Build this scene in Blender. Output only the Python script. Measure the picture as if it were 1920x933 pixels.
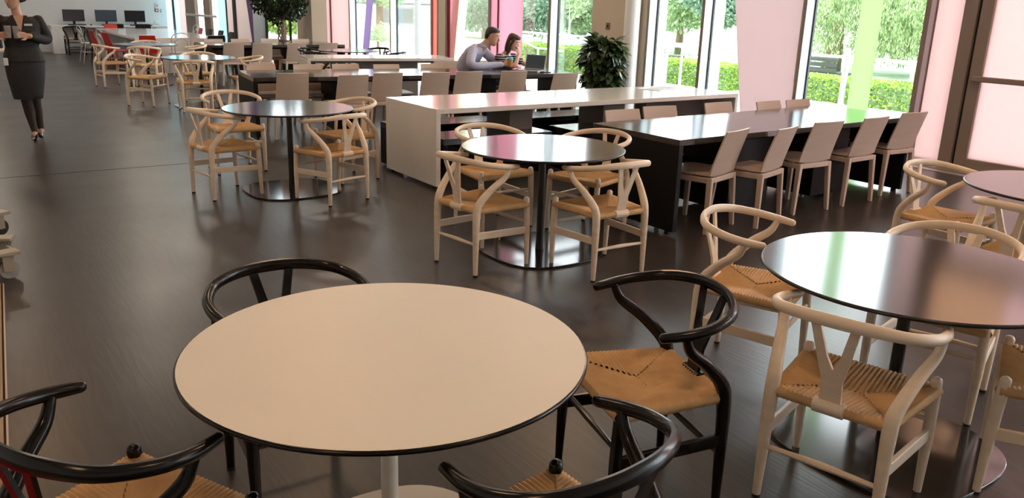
import bpy, math, random
import numpy as np
from mathutils import Vector, Matrix, Euler
for o in list(bpy.data.objects): bpy.data.objects.remove(o)
SC = bpy.context.scene
COL = SC.collection
PI = math.pi
R = math.radians

# ------------------------------------------------------------------ camera
cam_d = bpy.data.cameras.new('camera'); cam = bpy.data.objects.new('camera', cam_d); COL.objects.link(cam)
RIGHT = Vector((0.82514496, -0.56419961, 0.0285412)); UP = Vector((0.13954733, 0.25252455, 0.95747475)); FWD = Vector((0.54741423, 0.78607261, -0.28710191))
cam.matrix_world = Matrix(((RIGHT.x, UP.x, -FWD.x, 0), (RIGHT.y, UP.y, -FWD.y, 0), (RIGHT.z, UP.z, -FWD.z, 1.6665), (0, 0, 0, 1)))
cam_d.sensor_width = 36; cam_d.sensor_fit = 'HORIZONTAL'; cam_d.lens = 1539.57 / 1920 * 36; cam_d.clip_end = 400; cam_d.clip_start = 0.05
SC.camera = cam
# ------------------------------------------------------------------ sky, sun, exposure
SC.view_settings.view_transform = 'Standard'; SC.view_settings.look = 'None'; SC.view_settings.gamma = 1
SC.view_settings.use_curve_mapping = False; SC.view_settings.exposure = 0.0
W = bpy.data.worlds.new('sky'); SC.world = W; W.use_nodes = True
bg = W.node_tree.nodes['Background']; bg.inputs[0].default_value = (0.90, 0.95, 1.0, 1); bg.inputs[1].default_value = 9.0
sd = bpy.data.lights.new('sun', 'SUN'); sd.energy = 5.0; sd.angle = R(2); sd.color = (1, .95, .84)
sun = bpy.data.objects.new('sun', sd); COL.objects.link(sun); sun.rotation_euler = (R(8), R(-42), 0)
LAMP_W = 20.0; LAMP_COL = (1.0, 0.62, 0.34)

# ------------------------------------------------------------------ materials
MATS = {}
def mat(name, col=(.8, .8, .8), rough=.5, metal=0., spec=.5, coat=0., noise=None, bump=None, emit=None):
    m = bpy.data.materials.new(name); m.use_nodes = True; MATS[name] = m
    nt = m.node_tree; b = nt.nodes['Principled BSDF']
    b.inputs['Base Color'].default_value = (*col, 1); b.inputs['Roughness'].default_value = rough
    b.inputs['Metallic'].default_value = metal; b.inputs['Specular IOR Level'].default_value = spec
    b.inputs['Coat Weight'].default_value = coat; b.inputs['Coat Roughness'].default_value = .15
    if emit: b.inputs['Emission Color'].default_value = (*emit[:3], 1); b.inputs['Emission Strength'].default_value = emit[3]
    if noise:   # (scale xyz, amount): colour variation
        tc = nt.nodes.new('ShaderNodeTexCoord'); mp = nt.nodes.new('ShaderNodeMapping'); mp.inputs['Scale'].default_value = noise[0]
        n = nt.nodes.new('ShaderNodeTexNoise'); n.inputs['Scale'].default_value = 1; n.inputs['Detail'].default_value = 5
        nt.links.new(tc.outputs['Object'], mp.inputs[0]); nt.links.new(mp.outputs[0], n.inputs['Vector'])
        r = nt.nodes.new('ShaderNodeValToRGB'); a = noise[1]
        r.color_ramp.elements[0].position = .3; r.color_ramp.elements[1].position = .7
        r.color_ramp.elements[0].color = (*[c * (1 - a) for c in col], 1); r.color_ramp.elements[1].color = (*[min(1, c * (1 + a)) for c in col], 1)
        nt.links.new(n.outputs['Fac'], r.inputs[0]); nt.links.new(r.outputs[0], b.inputs['Base Color'])
        if bump:
            bp = nt.nodes.new('ShaderNodeBump'); bp.inputs['Strength'].default_value = bump; bp.inputs['Distance'].default_value = .01
            nt.links.new(n.outputs['Fac'], bp.inputs['Height']); nt.links.new(bp.outputs[0], b.inputs['Normal'])
    return m

mat('cream_wood', (.80, .655, .495), .38, noise=((6, 6, 40), .06))
mat('black_wood', (.007, .006, .006), .2, spec=.32)
mat('cord', (.60, .37, .17), .75, noise=((25, 25, 25), .07))
mat('laminate_black', (.014, .013, .013), .13, spec=.85, noise=((3, 60, 3), .25))
mat('laminate_white', (.82, .78, .73), .18, coat=1.0, noise=((2, 40, 2), .02))
mat('table_cream', (.80, .72, .60), .42, noise=((3, 3, 3), .02))
mat('black_metal', (.012, .012, .013), .3, spec=.5)
mat('plate_black', (.02, .018, .018), .12, spec=.6)
mat('black_panel', (.006, .0055, .0055), .5, spec=.18)
mat('shell_beige', (.56, .435, .35), .42, noise=((3, 3, 30), .04))
mat('white_paint', (.80, .80, .79), .6)
mat('wall_white', (.78, .79, .80), .7)
mat('beige_wall', (.60, .50, .38), .7)
mat('ceiling', (.75, .73, .70), .8)
mat('brown_frame', (.27, .20, .165), .4)
mat('reveal', (.72, .82, .90), .35)
mat('gasket', (.012, .014, .016), .4)
mat('rubber', (.015, .015, .015), .6)
mat('steel', (.62, .65, .68), .25, metal=.9)
mat('white_steel', (.85, .87, .88), .35)
mat('plastic_red', (.55, .03, .02), .35)
mat('plastic_black', (.015, .013, .014), .4)
mat('tube_grey', (.62, .60, .59), .3)
mat('screen', (.012, .012, .016), .15)
mat('screen_blue', (.06, .09, .13), .12)
mat('dark_red_pot', (.16, .015, .02), .3)
mat('black_pot', (.015, .015, .016), .4)
mat('soil', (.03, .02, .015), .9)
mat('bark', (.16, .12, .08), .9, noise=((6, 6, 2), .35), bump=.6)
mat('bark_grey', (.22, .22, .19), .9, noise=((6, 6, 2), .3), bump=.6)
mat('paving', (.74, .72, .68), .8, noise=((.6, .6, .6), .05))
mat('tile_tan', (.36, .25, .15), .5, noise=((5, 5, 5), .08))
mat('timber', (.05, .045, .045), .7)
mat('hoarding', (.10, .115, .12), .6)
mat('lamp_grey', (.20, .22, .23), .5)
mat('lawn', (.38, .44, .30), .9, noise=((1.5, 1.5, 1.5), .35))
mat('fence_grey', (.22, .22, .24), .7, noise=((2, 2, 40), .2))
mat('skin', (.55, .31, .21), .5)
mat('skin_fair', (.68, .43, .33), .5)
mat('hair_dark', (.018, .012, .010), .45)
mat('hair_brown', (.06, .025, .014), .45)
mat('suit_black', (.018, .016, .016), .8, noise=((40, 40, 40), .2))
mat('skirt_black', (.022, .021, .022), .85, noise=((50, 50, 50), .2))
mat('tights', (.030, .018, .016), .6)
mat('shoe', (.01, .01, .01), .2)
mat('trouser', (.03, .035, .05), .8)
mat('eye_white', (.8, .8, .78), .2)
mat('iris', (.03, .02, .015), .15)
mat('lips', (.45, .14, .12), .4)
mat('shirt_blue', (.20, .30, .62), .8)
mat('gold', (.7, .5, .2), .3, metal=.8)
mat('tag', (.75, .72, .70), .4)
mat('teal', (.10, .55, .62), .4)
mat('cup_orange', (.60, .28, .10), .5)
mat('paper', (.78, .80, .82), .6)
mat('paper_print', (.42, .44, .48), .6)
mat('laptop', (.40, .42, .45), .4, metal=.3)
mat('mat_red', (.45, .01, .015), .9)
mat('caster_wheel', (.30, .28, .26), .5)
mat('caster_plate', (.34, .28, .20), .4)
mat('grille', (.45, .42, .40), .4, metal=.6)
mat('alarm_red', (.55, .06, .05), .4)
mat('alarm_blue', (.25, .50, .65), .4)
mat('plate_brass', (.30, .24, .18), .35, metal=.5)
mat('lamp_glow', (1, 1, 1), .5, emit=(1.0, .80, .58, 3))
mat('sign_orange', (.75, .25, .08), .6); mat('sign_blue', (.06, .14, .35), .6)

def striped(name, c1, c2, scale, axis='Z', rough=.8, width=.5):
    m = mat(name, c1, rough); nt = m.node_tree; b = nt.nodes['Principled BSDF']
    tc = nt.nodes.new('ShaderNodeTexCoord'); w = nt.nodes.new('ShaderNodeTexWave'); w.bands_direction = axis; w.inputs['Scale'].default_value = scale
    w.inputs['Distortion'].default_value = .3; w.inputs['Detail'].default_value = 1
    r = nt.nodes.new('ShaderNodeValToRGB'); r.color_ramp.interpolation = 'CONSTANT'
    r.color_ramp.elements[0].color = (*c1, 1); r.color_ramp.elements[1].color = (*c2, 1); r.color_ramp.elements[1].position = width
    nt.links.new(tc.outputs['Object'], w.inputs['Vector']); nt.links.new(w.outputs['Fac'], r.inputs[0]); nt.links.new(r.outputs[0], b.inputs['Base Color'])
striped('shirt_stripe', (.50, .49, .60), (.36, .37, .54), 30, 'X', width=.5)
striped('navy_stripe', (.012, .014, .035), (.62, .62, .66), 9.5, 'Z', width=.72)

def floor_mat():
    m = mat('floor_wood', (.03, .025, .022), .36, spec=.5); nt = m.node_tree; b = nt.nodes['Principled BSDF']; L = nt.links.new
    tc = nt.nodes.new('ShaderNodeTexCoord'); mp = nt.nodes.new('ShaderNodeMapping'); mp.inputs['Scale'].default_value = (9, .9, 1)
    L(tc.outputs['Object'], mp.inputs[0])
    n = nt.nodes.new('ShaderNodeTexNoise'); n.inputs['Scale'].default_value = 1; n.inputs['Detail'].default_value = 2
    L(mp.outputs[0], n.inputs['Vector'])
    ml = nt.nodes.new('ShaderNodeMath'); ml.operation = 'MULTIPLY'; ml.inputs[1].default_value = 15; L(n.outputs['Fac'], ml.inputs[0])
    fr = nt.nodes.new('ShaderNodeMath'); fr.operation = 'PINGPONG'; fr.inputs[1].default_value = 1; L(ml.outputs[0], fr.inputs[0])
    n2 = nt.nodes.new('ShaderNodeTexNoise'); n2.inputs['Scale'].default_value = 1.3; n2.inputs['Detail'].default_value = 4; L(tc.outputs['Object'], n2.inputs['Vector'])
    mp3 = nt.nodes.new('ShaderNodeMapping'); mp3.inputs['Scale'].default_value = (160, 6, 1); L(tc.outputs['Object'], mp3.inputs[0])
    n3 = nt.nodes.new('ShaderNodeTexNoise'); n3.inputs['Scale'].default_value = 1; L(mp3.outputs[0], n3.inputs['Vector'])
    mx = nt.nodes.new('ShaderNodeMix'); mx.data_type = 'RGBA'; mx.inputs['A'].default_value = (.036, .0295, .0265, 1); mx.inputs['B'].default_value = (.060, .0495, .0435, 1)
    ad = nt.nodes.new('ShaderNodeMath'); ad.operation = 'MULTIPLY'; L(fr.outputs[0], ad.inputs[0]); L(n3.outputs['Fac'], ad.inputs[1]); L(ad.outputs[0], mx.inputs['Factor'])
    L(mx.outputs['Result'], b.inputs['Base Color'])
    bp = nt.nodes.new('ShaderNodeBump'); bp.inputs['Strength'].default_value = .09; bp.inputs['Distance'].default_value = .004
    L(ad.outputs[0], bp.inputs['Height']); L(bp.outputs[0], b.inputs['Normal'])
    rr = nt.nodes.new('ShaderNodeMapRange'); rr.inputs['To Min'].default_value = .24; rr.inputs['To Max'].default_value = .38; L(n2.outputs['Fac'], rr.inputs[0]); L(rr.outputs[0], b.inputs['Roughness'])
floor_mat()

def glass_mat(name, tint, gl=.08):
    m = bpy.data.materials.new(name); m.use_nodes = True; MATS[name] = m; nt = m.node_tree; nt.nodes.clear(); L = nt.links.new
    o = nt.nodes.new('ShaderNodeOutputMaterial'); t = nt.nodes.new('ShaderNodeBsdfTransparent'); t.inputs[0].default_value = (*tint, 1)
    g = nt.nodes.new('ShaderNodeBsdfGlossy'); g.inputs['Roughness'].default_value = .02
    lw = nt.nodes.new('ShaderNodeLayerWeight'); lw.inputs[0].default_value = .25
    mm = nt.nodes.new('ShaderNodeMath'); mm.operation = 'MULTIPLY'; mm.inputs[1].default_value = gl * 5; L(lw.outputs['Fresnel'], mm.inputs[0])
    mx = nt.nodes.new('ShaderNodeMixShader'); L(mm.outputs[0], mx.inputs[0]); L(t.outputs[0], mx.inputs[1]); L(g.outputs[0], mx.inputs[2]); L(mx.outputs[0], o.inputs[0])
glass_mat('glass', (.97, .99, .985)); glass_mat('balustrade_glass', (.80, .86, .84))

def film(name, col, tr=.75, rough=.35):     # coloured translucent sheet: passes diffused daylight
    m = bpy.data.materials.new(name); m.use_nodes = True; MATS[name] = m; nt = m.node_tree; nt.nodes.clear(); L = nt.links.new
    o = nt.nodes.new('ShaderNodeOutputMaterial'); t = nt.nodes.new('ShaderNodeBsdfTranslucent'); t.inputs[0].default_value = (*col, 1)
    d = nt.nodes.new('ShaderNodeBsdfDiffuse'); d.inputs[0].default_value = (*[c * .9 for c in col], 1)
    mx = nt.nodes.new('ShaderNodeMixShader'); mx.inputs[0].default_value = tr; L(d.outputs[0], mx.inputs[1]); L(t.outputs[0], mx.inputs[2]); L(mx.outputs[0], o.inputs[0])
film('film_pink', (0.541, 0.439, 0.433)); film('film_pink_pale', (0.606, 0.476, 0.463)); film('film_rose', (0.675, 0.416, 0.467)); film('film_green', (0.532, 0.726, 0.416))
film('film_pink_skylit', (.86, .66, .65)); film('film_purple', (0.379, 0.305, 0.463)); film('film_red', (0.814, 0.352, 0.315)); film('film_yellow', (0.879, 0.860, 0.703)); film('film_pale', (0.647, 0.574, 0.555)); film('film_orange', (0.740, 0.536, 0.407)); film('film_cyan', (0.611, 0.777, 0.814))  # brightest pink: open-sky light on the out-of-frame panes is put into the colour

def tumbler_mat():
    m = bpy.data.materials.new('tumbler'); m.use_nodes = True; MATS['tumbler'] = m; nt = m.node_tree; nt.nodes.clear(); L = nt.links.new
    o = nt.nodes.new('ShaderNodeOutputMaterial'); t = nt.nodes.new('ShaderNodeBsdfTransparent'); t.inputs[0].default_value = (.93, .92, .90, 1)
    g = nt.nodes.new('ShaderNodeBsdfPrincipled'); g.inputs['Base Color'].default_value = (.62, .58, .54, 1); g.inputs['Roughness'].default_value = .08
    mx = nt.nodes.new('ShaderNodeMixShader'); mx.inputs[0].default_value = .22; L(t.outputs[0], mx.inputs[1]); L(g.outputs[0], mx.inputs[2]); L(mx.outputs[0], o.inputs[0])
tumbler_mat()

def leaf_mat(name, c1, c2, tr=.35, rough=.5):
    m = bpy.data.materials.new(name); m.use_nodes = True; MATS[name] = m; nt = m.node_tree; L = nt.links.new
    b = nt.nodes['Principled BSDF']; o = nt.nodes['Material Output']; b.inputs['Roughness'].default_value = rough
    g = nt.nodes.new('ShaderNodeNewGeometry'); r = nt.nodes.new('ShaderNodeValToRGB')
    r.color_ramp.elements[0].color = (*c1, 1); r.color_ramp.elements[1].color = (*c2, 1); L(g.outputs['Random Per Island'], r.inputs[0])
    t = nt.nodes.new('ShaderNodeBsdfTranslucent'); L(r.outputs[0], b.inputs['Base Color']); L(r.outputs[0], t.inputs[0])
    mx = nt.nodes.new('ShaderNodeMixShader'); mx.inputs[0].default_value = tr; L(b.outputs[0], mx.inputs[1]); L(t.outputs[0], mx.inputs[2]); L(mx.outputs[0], o.inputs[0])
leaf_mat('leaf_hedge', (.10, .22, .03), (.36, .52, .08)); leaf_mat('leaf_tree', (.15, .25, .11), (.42, .55, .30)); leaf_mat('leaf_willow', (.15, .25, .10), (.42, .54, .26))
leaf_mat('leaf_blue', (.10, .20, .14), (.30, .43, .30)); leaf_mat('leaf_ficus', (.010, .022, .008), (.035, .06, .018), .15, .35)
leaf_mat('leaf_dark', (.012, .030, .012), (.05, .085, .03), .12, .28); leaf_mat('leaf_yellow', (.10, .11, .02), (.20, .17, .03), .2, .3)

# ------------------------------------------------------------------ mesh helpers
def catmull(pts, n):
    P = [Vector(p) for p in pts]; out = []
    if len(P) < 3: return [P[0].lerp(P[-1], i / n) for i in range(n + 1)], [i / n * (len(P) - 1) for i in range(n + 1)]
    ts = [i * (len(P) - 1) / n for i in range(n + 1)]
    for t in ts:
        k = min(int(t), len(P) - 2); f = t - k
        p0 = P[k - 1] if k > 0 else P[0] * 2 - P[1]; p1, p2 = P[k], P[k + 1]; p3 = P[k + 2] if k + 2 < len(P) else P[-1] * 2 - P[-2]
        out.append(.5 * ((2 * p1) + (-p0 + p2) * f + (2 * p0 - 5 * p1 + 4 * p2 - p3) * f * f + (-p0 + 3 * p1 - 3 * p2 + p3) * f ** 3))
    return out, ts
class MB:
    def __init__(s): s.v = []; s.f = []
    def add(s, vs, fs):
        k = len(s.v); s.v += [tuple(v) for v in vs]; s.f += [tuple(i + k for i in f) for f in fs]; return s
    def box(s, x0, y0, z0, x1, y1, z1):
        return s.add([(x0, y0, z0), (x1, y0, z0), (x1, y1, z0), (x0, y1, z0), (x0, y0, z1), (x1, y0, z1), (x1, y1, z1), (x0, y1, z1)],
                     [(0, 3, 2, 1), (4, 5, 6, 7), (0, 1, 5, 4), (1, 2, 6, 5), (2, 3, 7, 6), (3, 0, 4, 7)])
    def hexa(s, p): return s.add(p, [(0, 3, 2, 1), (4, 5, 6, 7), (0, 1, 5, 4), (1, 2, 6, 5), (2, 3, 7, 6), (3, 0, 4, 7)])
    def prism(s, poly, z0, z1):
        n = len(poly); return s.add([(x, y, z0) for x, y in poly] + [(x, y, z1) for x, y in poly],
            [tuple(range(n - 1, -1, -1)), tuple(range(n, 2 * n))] + [(i, (i + 1) % n, n + (i + 1) % n, n + i) for i in range(n)])
    def prismx(s, poly, x0, x1):  # polygon in (y, z), extruded along x
        n = len(poly); return s.add([(x0, y, z) for y, z in poly] + [(x1, y, z) for y, z in poly],
            [tuple(range(n)), tuple(range(2 * n - 1, n - 1, -1))] + [(i, n + i, n + (i + 1) % n, (i + 1) % n) for i in range(n)])
    def lathe(s, prof, n=24, c=(0, 0, 0)):
        vs = []; fs = []; m = len(prof)
        for i in range(n):
            a = 2 * PI * i / n
            for r, z in prof: vs.append((c[0] + r * math.cos(a), c[1] + r * math.sin(a), c[2] + z))
        for i in range(n):
            j = (i + 1) % n
            for k in range(m - 1): fs.append((i * m + k, j * m + k, j * m + k + 1, i * m + k + 1))
        fs.append(tuple(i * m for i in range(n))[::-1]); fs.append(tuple(i * m + m - 1 for i in range(n)))
        return s.add(vs, fs)
    def tube(s, pts, rad, n=8, seg=0, up=(0, 0, 1), round_ends=True):
        """tube along pts; rad entries: r or (r_side, r_up)"""
        rad = rad if isinstance(rad, list) else [rad] * len(pts)
        rad = [(r, r) if not isinstance(r, tuple) else r for r in rad]
        if seg:
            P, ts = catmull(pts, seg); rr = []
            for t in ts:
                k = min(int(t), len(rad) - 2); f = t - k
                rr.append((rad[k][0] * (1 - f) + rad[k + 1][0] * f, rad[k][1] * (1 - f) + rad[k + 1][1] * f))
        else: P = [Vector(p) for p in pts]; rr = rad
        if round_ends:
            d0 = (P[0] - P[1]).normalized(); d1 = (P[-1] - P[-2]).normalized(); a, b = rr[0], rr[-1]
            P = [P[0] + d0 * min(a) * .75, P[0] + d0 * min(a) * .45] + P + [P[-1] + d1 * min(b) * .45, P[-1] + d1 * min(b) * .75]
            rr = [(a[0] * .45, a[1] * .45), (a[0] * .85, a[1] * .85)] + rr + [(b[0] * .85, b[1] * .85), (b[0] * .45, b[1] * .45)]
        vs = []; U = Vector(up); sd = None
        for i, p in enumerate(P):
            t = (P[min(i + 1, len(P) - 1)] - P[max(i - 1, 0)]).normalized()
            if sd is None:
                sd = t.cross(U)
                if sd.length < .3: sd = t.cross(Vector((0, 1, 0))) if abs(t.y) < .9 else t.cross(Vector((1, 0, 0)))
            else: sd = sd - t * sd.dot(t)
            sd.normalize(); u2 = sd.cross(t).normalized()
            for j in range(n):
                a = 2 * PI * j / n; vs.append(p + sd * (rr[i][0] * math.cos(a)) + u2 * (rr[i][1] * math.sin(a)))
        fs = []; m = len(P)
        for i in range(m - 1):
            for j in range(n): fs.append((i * n + j, i * n + (j + 1) % n, (i + 1) * n + (j + 1) % n, (i + 1) * n + j))
        fs.append(tuple(range(n))[::-1]); fs.append(tuple(range((m - 1) * n, m * n)))
        return s.add(vs, fs)
    def loft(s, rings, n=16, e=2.0):
        """rings: (centre, right vec*rx, front vec*ry)"""
        vs = []; fs = []
        for c, a, b in rings:
            c, a, b = Vector(c), Vector(a), Vector(b)
            for j in range(n):
                t = 2 * PI * j / n; ct, st = math.cos(t), math.sin(t)
                vs.append(c + a * (abs(ct) ** (2 / e) * (1 if ct > 0 else -1)) + b * (abs(st) ** (2 / e) * (1 if st > 0 else -1)))
        m = len(rings)
        for i in range(m - 1):
            for j in range(n): fs.append((i * n + j, i * n + (j + 1) % n, (i + 1) * n + (j + 1) % n, (i + 1) * n + j))
        fs.append(tuple(range(n))[::-1]); fs.append(tuple(range((m - 1) * n, m * n)))
        return s.add(vs, fs)
    def xf(s, M): s.v = [tuple(M @ Vector(v)) for v in s.v]; return s
    def mesh(s, name, m, sharp=38):
        me = bpy.data.meshes.new(name); me.from_pydata(s.v, [], s.f); me.update()
        me.materials.append(MATS[m])
        for p in me.polygons: p.use_smooth = True
        me.set_sharp_from_angle(angle=R(sharp)); return me
    def build(s, name, m, parent=None, bevel=0, sharp=38, loc=None, rotz=0):
        o = bpy.data.objects.new(name, s.mesh(name, m, sharp)); COL.objects.link(o)
        if parent: o.parent = parent
        if loc is not None: o.location = loc
        if rotz: o.rotation_euler.z = rotz
        if bevel:
            b = o.modifiers.new('bevel', 'BEVEL'); b.width = bevel; b.segments = 2; b.limit_method = 'ANGLE'
        return o
def tag(o, label=None, cat=None, group=None, kind=None):
    if label: o['label'] = label
    if cat: o['category'] = cat
    if group: o['group'] = group
    if kind: o['kind'] = kind
    return o
def thing(name, label, cat, loc=(0, 0, 0), rotz=0, group=None, kind=None):
    o = bpy.data.objects.new(name, None); COL.objects.link(o); o.location = loc; o.rotation_euler = (0, 0, rotz); o.empty_display_size = .1
    return tag(o, label, cat, group, kind)
def copy_tree(o, parent=None):
    c = o.copy(); COL.objects.link(c); c.parent = parent
    for ch in o.children: copy_tree(ch, c)
    return c
PROTO = {}
def place(key, label, loc, deg, group=None, scale=None):
    p, used = PROTO[key]
    o = p if not used else copy_tree(p)
    PROTO[key][1] = True
    o.location = loc; o.rotation_euler = (0, 0, R(deg)); o['label'] = label
    if group: o['group'] = group
    return o
def fastmesh(name, V, F, m, parent=None):
    me = bpy.data.meshes.new(name); nf, k = F.shape
    me.vertices.add(len(V)); me.vertices.foreach_set('co', V.astype(np.float32).ravel())
    me.loops.add(nf * k); me.loops.foreach_set('vertex_index', F.astype(np.int32).ravel())
    me.polygons.add(nf); me.polygons.foreach_set('loop_start', np.arange(0, nf * k, k, dtype=np.int32)); me.polygons.foreach_set('loop_total', np.full(nf, k, np.int32))
    me.update(calc_edges=True); me.validate(); me.materials.append(MATS[m])
    o = bpy.data.objects.new(name, me); COL.objects.link(o); o.parent = parent; return o
def leaves(name, Cn, size, m, parent, seed=0, aspect=.5, hang=0., kind='stuff'):
    """a cloud of folded leaves at centres Cn"""
    rg = np.random.default_rng(seed); n = len(Cn)
    d = rg.normal(size=(n, 3)); d[:, 2] -= hang; d /= np.linalg.norm(d, axis=1)[:, None]
    q = rg.normal(size=(n, 3)); s = np.cross(d, q); s /= np.linalg.norm(s, axis=1)[:, None]; nn = np.cross(d, s)
    L = (size * rg.uniform(.7, 1.3, n))[:, None]
    a = Cn - d * L * .5; b = Cn + d * L * .5; c = Cn + s * L * aspect * .5 + nn * L * .08; e = Cn - s * L * aspect * .5 + nn * L * .08
    V = np.stack([a, c, b, e], 1).reshape(-1, 3); F = np.arange(4 * n).reshape(n, 4)
    o = fastmesh(name, V, F, m, parent); o['kind'] = kind; return o
# ------------------------------------------------------------------ the room
U0 = 9.35; UG = 9.52; HC = 4.0
st = lambda o: tag(o, kind='structure')
fl = MB().box(-4, -4, -.05, 9.36, 26.4, 0).build('floor', 'floor_wood'); st(fl)
MB().box(.1, 8.68, -.001, 3.4, 8.69, .0015).build('floor_seam', 'black_panel', fl)
cl = st(MB().prism([(-4.2, -4.2), (9.75, -4.2), (9.75, 23.1), (7.35, 18.85), (6.95, 18.85), (5.8, 26.6), (-4.2, 26.6)], HC, HC + .3).build('ceiling', 'ceiling'))
st(MB().box(-4.2, -4.2, 0, -4, 26.6, HC).build('wall_left', 'wall_white'))
st(MB().box(-4.2, -4.2, 0, 9.7, -4, HC).build('wall_near', 'wall_white'))
st(MB().box(-4, 26.4, 0, 5.82, 26.6, HC).build('wall_far', 'wall_white'))
# tan tiled strip at the left, each tile its own piece
tl = st(MB().box(-1.75, 1.3, .0, .062, 5.42, .004).build('floor_tiling', 'soil'))
tm = MB().box(.004, .004, 0, .596, .596, .008).mesh('tile', 'tile_tan')
for i in range(3):
    for j in range(7):
        o = bpy.data.objects.new('tile', tm); COL.objects.link(o); o.parent = tl; o.location = (-1.745 + i * .6, 1.25 + .05 + j * .588, .003)
MB().box(.060, 1.3, 0, .067, 5.42, .010).build('edge_strip', 'shell_beige', tl)
tl.rotation_euler.z = R(-3.4); tl.location.x = -.239
# pillar, return wall and beige wall
st(MB().box(6.97, 18.0, 0, 7.30, 18.9, HC).build('wall_pillar', 'beige_wall'))
st(MB().prism([(7.30, 18.6), (9.36, 23.0), (9.36, 23.3), (7.12, 18.9)], 0, HC).build('wall_return', 'beige_wall'))
wb = st(MB().box(U0, 9.89, 0, 9.6, 11.24, HC).build('wall_beige', 'beige_wall'))
col = st(MB().lathe([(.122, 0), (.122, HC)], 32, (9.20, 10.07, 0)).build('wall_column', 'white_paint'))
sp = thing('wall_switch', 'small square metal switch plate on the beige wall above the leafy plant', 'switch', (U0, 10.815, 1.336))
MB().box(-.008, -.055, -.055, 0, .055, .055).build('plate', 'plate_brass', sp, .003); MB().box(-.013, -.012, -.02, -.006, .012, .02).build('rocker', 'black_panel', sp)

NW = [0]
def window(label=None):
    NW[0] += 1; return thing('window_%d' % NW[0], None, None, kind='structure')
def mullion(w, v0, v1, m='brown_frame', u1=UG + .02, reveal=True, gasket=True):
    MB().box(U0, v0, 0, u1, v1, HC).build('mullion', m, w)
    if reveal: MB().box(U0 + .004, v0 - .006, .03, UG - .012, v0 - .0005, HC - .01).build('reveal', 'reveal', w)
    if gasket: MB().box(UG - .012, v0 - .030, .03, UG + .02, v0 - .0005, HC - .01).build('gasket', 'gasket', w)
def pane(w, v0, v1, m='glass', z0=.04):
    MB().box(UG, v0, z0, UG + .01, v1, HC).build('pane', m, w)
    MB().box(UG - .05, v0, 0, UG + .05, v1, .04).build('sill', 'brown_frame', w)
def slant(w, name, m, a0, a1, b0, b1, u=UG - .03, z0=.02, z1=HC, t=.012):
    """translucent sheet: v from a0..a1 at z0, b0..b1 at z1"""
    MB().hexa([(u, a0, z0), (u + t, a0, z0), (u + t, a1, z0), (u, a1, z0), (u, b0, z1), (u + t, b0, z1), (u + t, b1, z1), (u, b1, z1)]).build(name, m, w)

# near side, beyond the right edge of the frame
w = window(); pane(w, -4, -1.2); mullion(w, -1.2, -1.14)
w = window(); slant(w, 'pink_panel', 'film_pink_skylit', -1.14, .6, -1.14, .3); pane(w, -.2, 1.3); mullion(w, 1.3, 1.36)
w = window(); slant(w, 'pink_panel', 'film_pink_skylit', 1.36, 2.2, 1.36, 2.2, u=9.42); mullion(w, 2.2, 2.26, reveal=False, gasket=False)
# glazed double door with pink frosted panes
dr = thing('door_1', None, None, kind='structure')
def leaf(v0, v1):
    MB().box(9.36, v0, .0, 9.44, v0 + .13, 2.6).build('stile', 'brown_frame', dr, .004); MB().box(9.36, v1 - .13, 0, 9.44, v1, 2.6).build('stile', 'brown_frame', dr, .004)
    MB().box(9.36, v0 + .13, .0, 9.44, v1 - .13, .14).build('bottom_rail', 'brown_frame', dr, .004); MB().box(9.36, v0 + .13, 2.46, 9.44, v1 - .13, 2.6).build('top_rail', 'brown_frame', dr, .004)
    MB().box(9.395, v0 + .13, .14, 9.41, v1 - .13, 2.46).build('frosted_pane', 'film_pink_pale', dr)
    h = MB().box(9.285, v0 + .02, .985, 9.325, v1 - .06, 1.045).build('push_bar', 'brown_frame', dr, .012)
    for v in (v0 + .06, v1 - .08): MB().box(9.32, v - .02, .995, 9.37, v + .02, 1.035).build('bracket', 'brown_frame', h)
leaf(3.50, 4.745); leaf(2.26, 3.49)
MB().box(9.34, 4.775, 0, 9.50, 4.92, HC).build('jamb', 'brown_frame', dr, .004); MB().box(9.385, 4.745, 0, 9.48, 4.775, HC).build('jamb_groove', 'gasket', dr)
MB().box(9.345, 2.26, 2.6, 9.47, 4.775, 2.7).build('transom', 'brown_frame', dr)
MB().box(9.40, 2.26, 2.7, 9.41, 3.9, HC).build('top_pane', 'film_pink_skylit', dr); MB().box(9.40, 3.9, 2.7, 9.41, 4.775, HC).build('top_pane', 'film_orange', dr)
MB().box(9.15, 2.26, 0, 9.36, 4.92, .012).build('threshold', 'brown_frame', dr)
# narrow pink side panel
w = window(); slant(w, 'pink_panel', 'film_pink_pale', 4.92, 5.245, 4.92, 5.245, u=9.385, z0=.06)
MB().box(9.352, 5.245, 0, 9.43, 5.30, HC).build('pink_frame', 'shell_pink' if 'shell_pink' in MATS else 'film_pink', w); MB().box(9.352, 4.92, .0, 9.43, 5.245, .06).build('pink_frame', 'film_pink', w)
MB().box(9.375, 5.235, .06, 9.384, 5.247, HC).build('gasket', 'brown_frame', w)
mullion(w, 5.30, 5.36, reveal=False, gasket=False)
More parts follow.
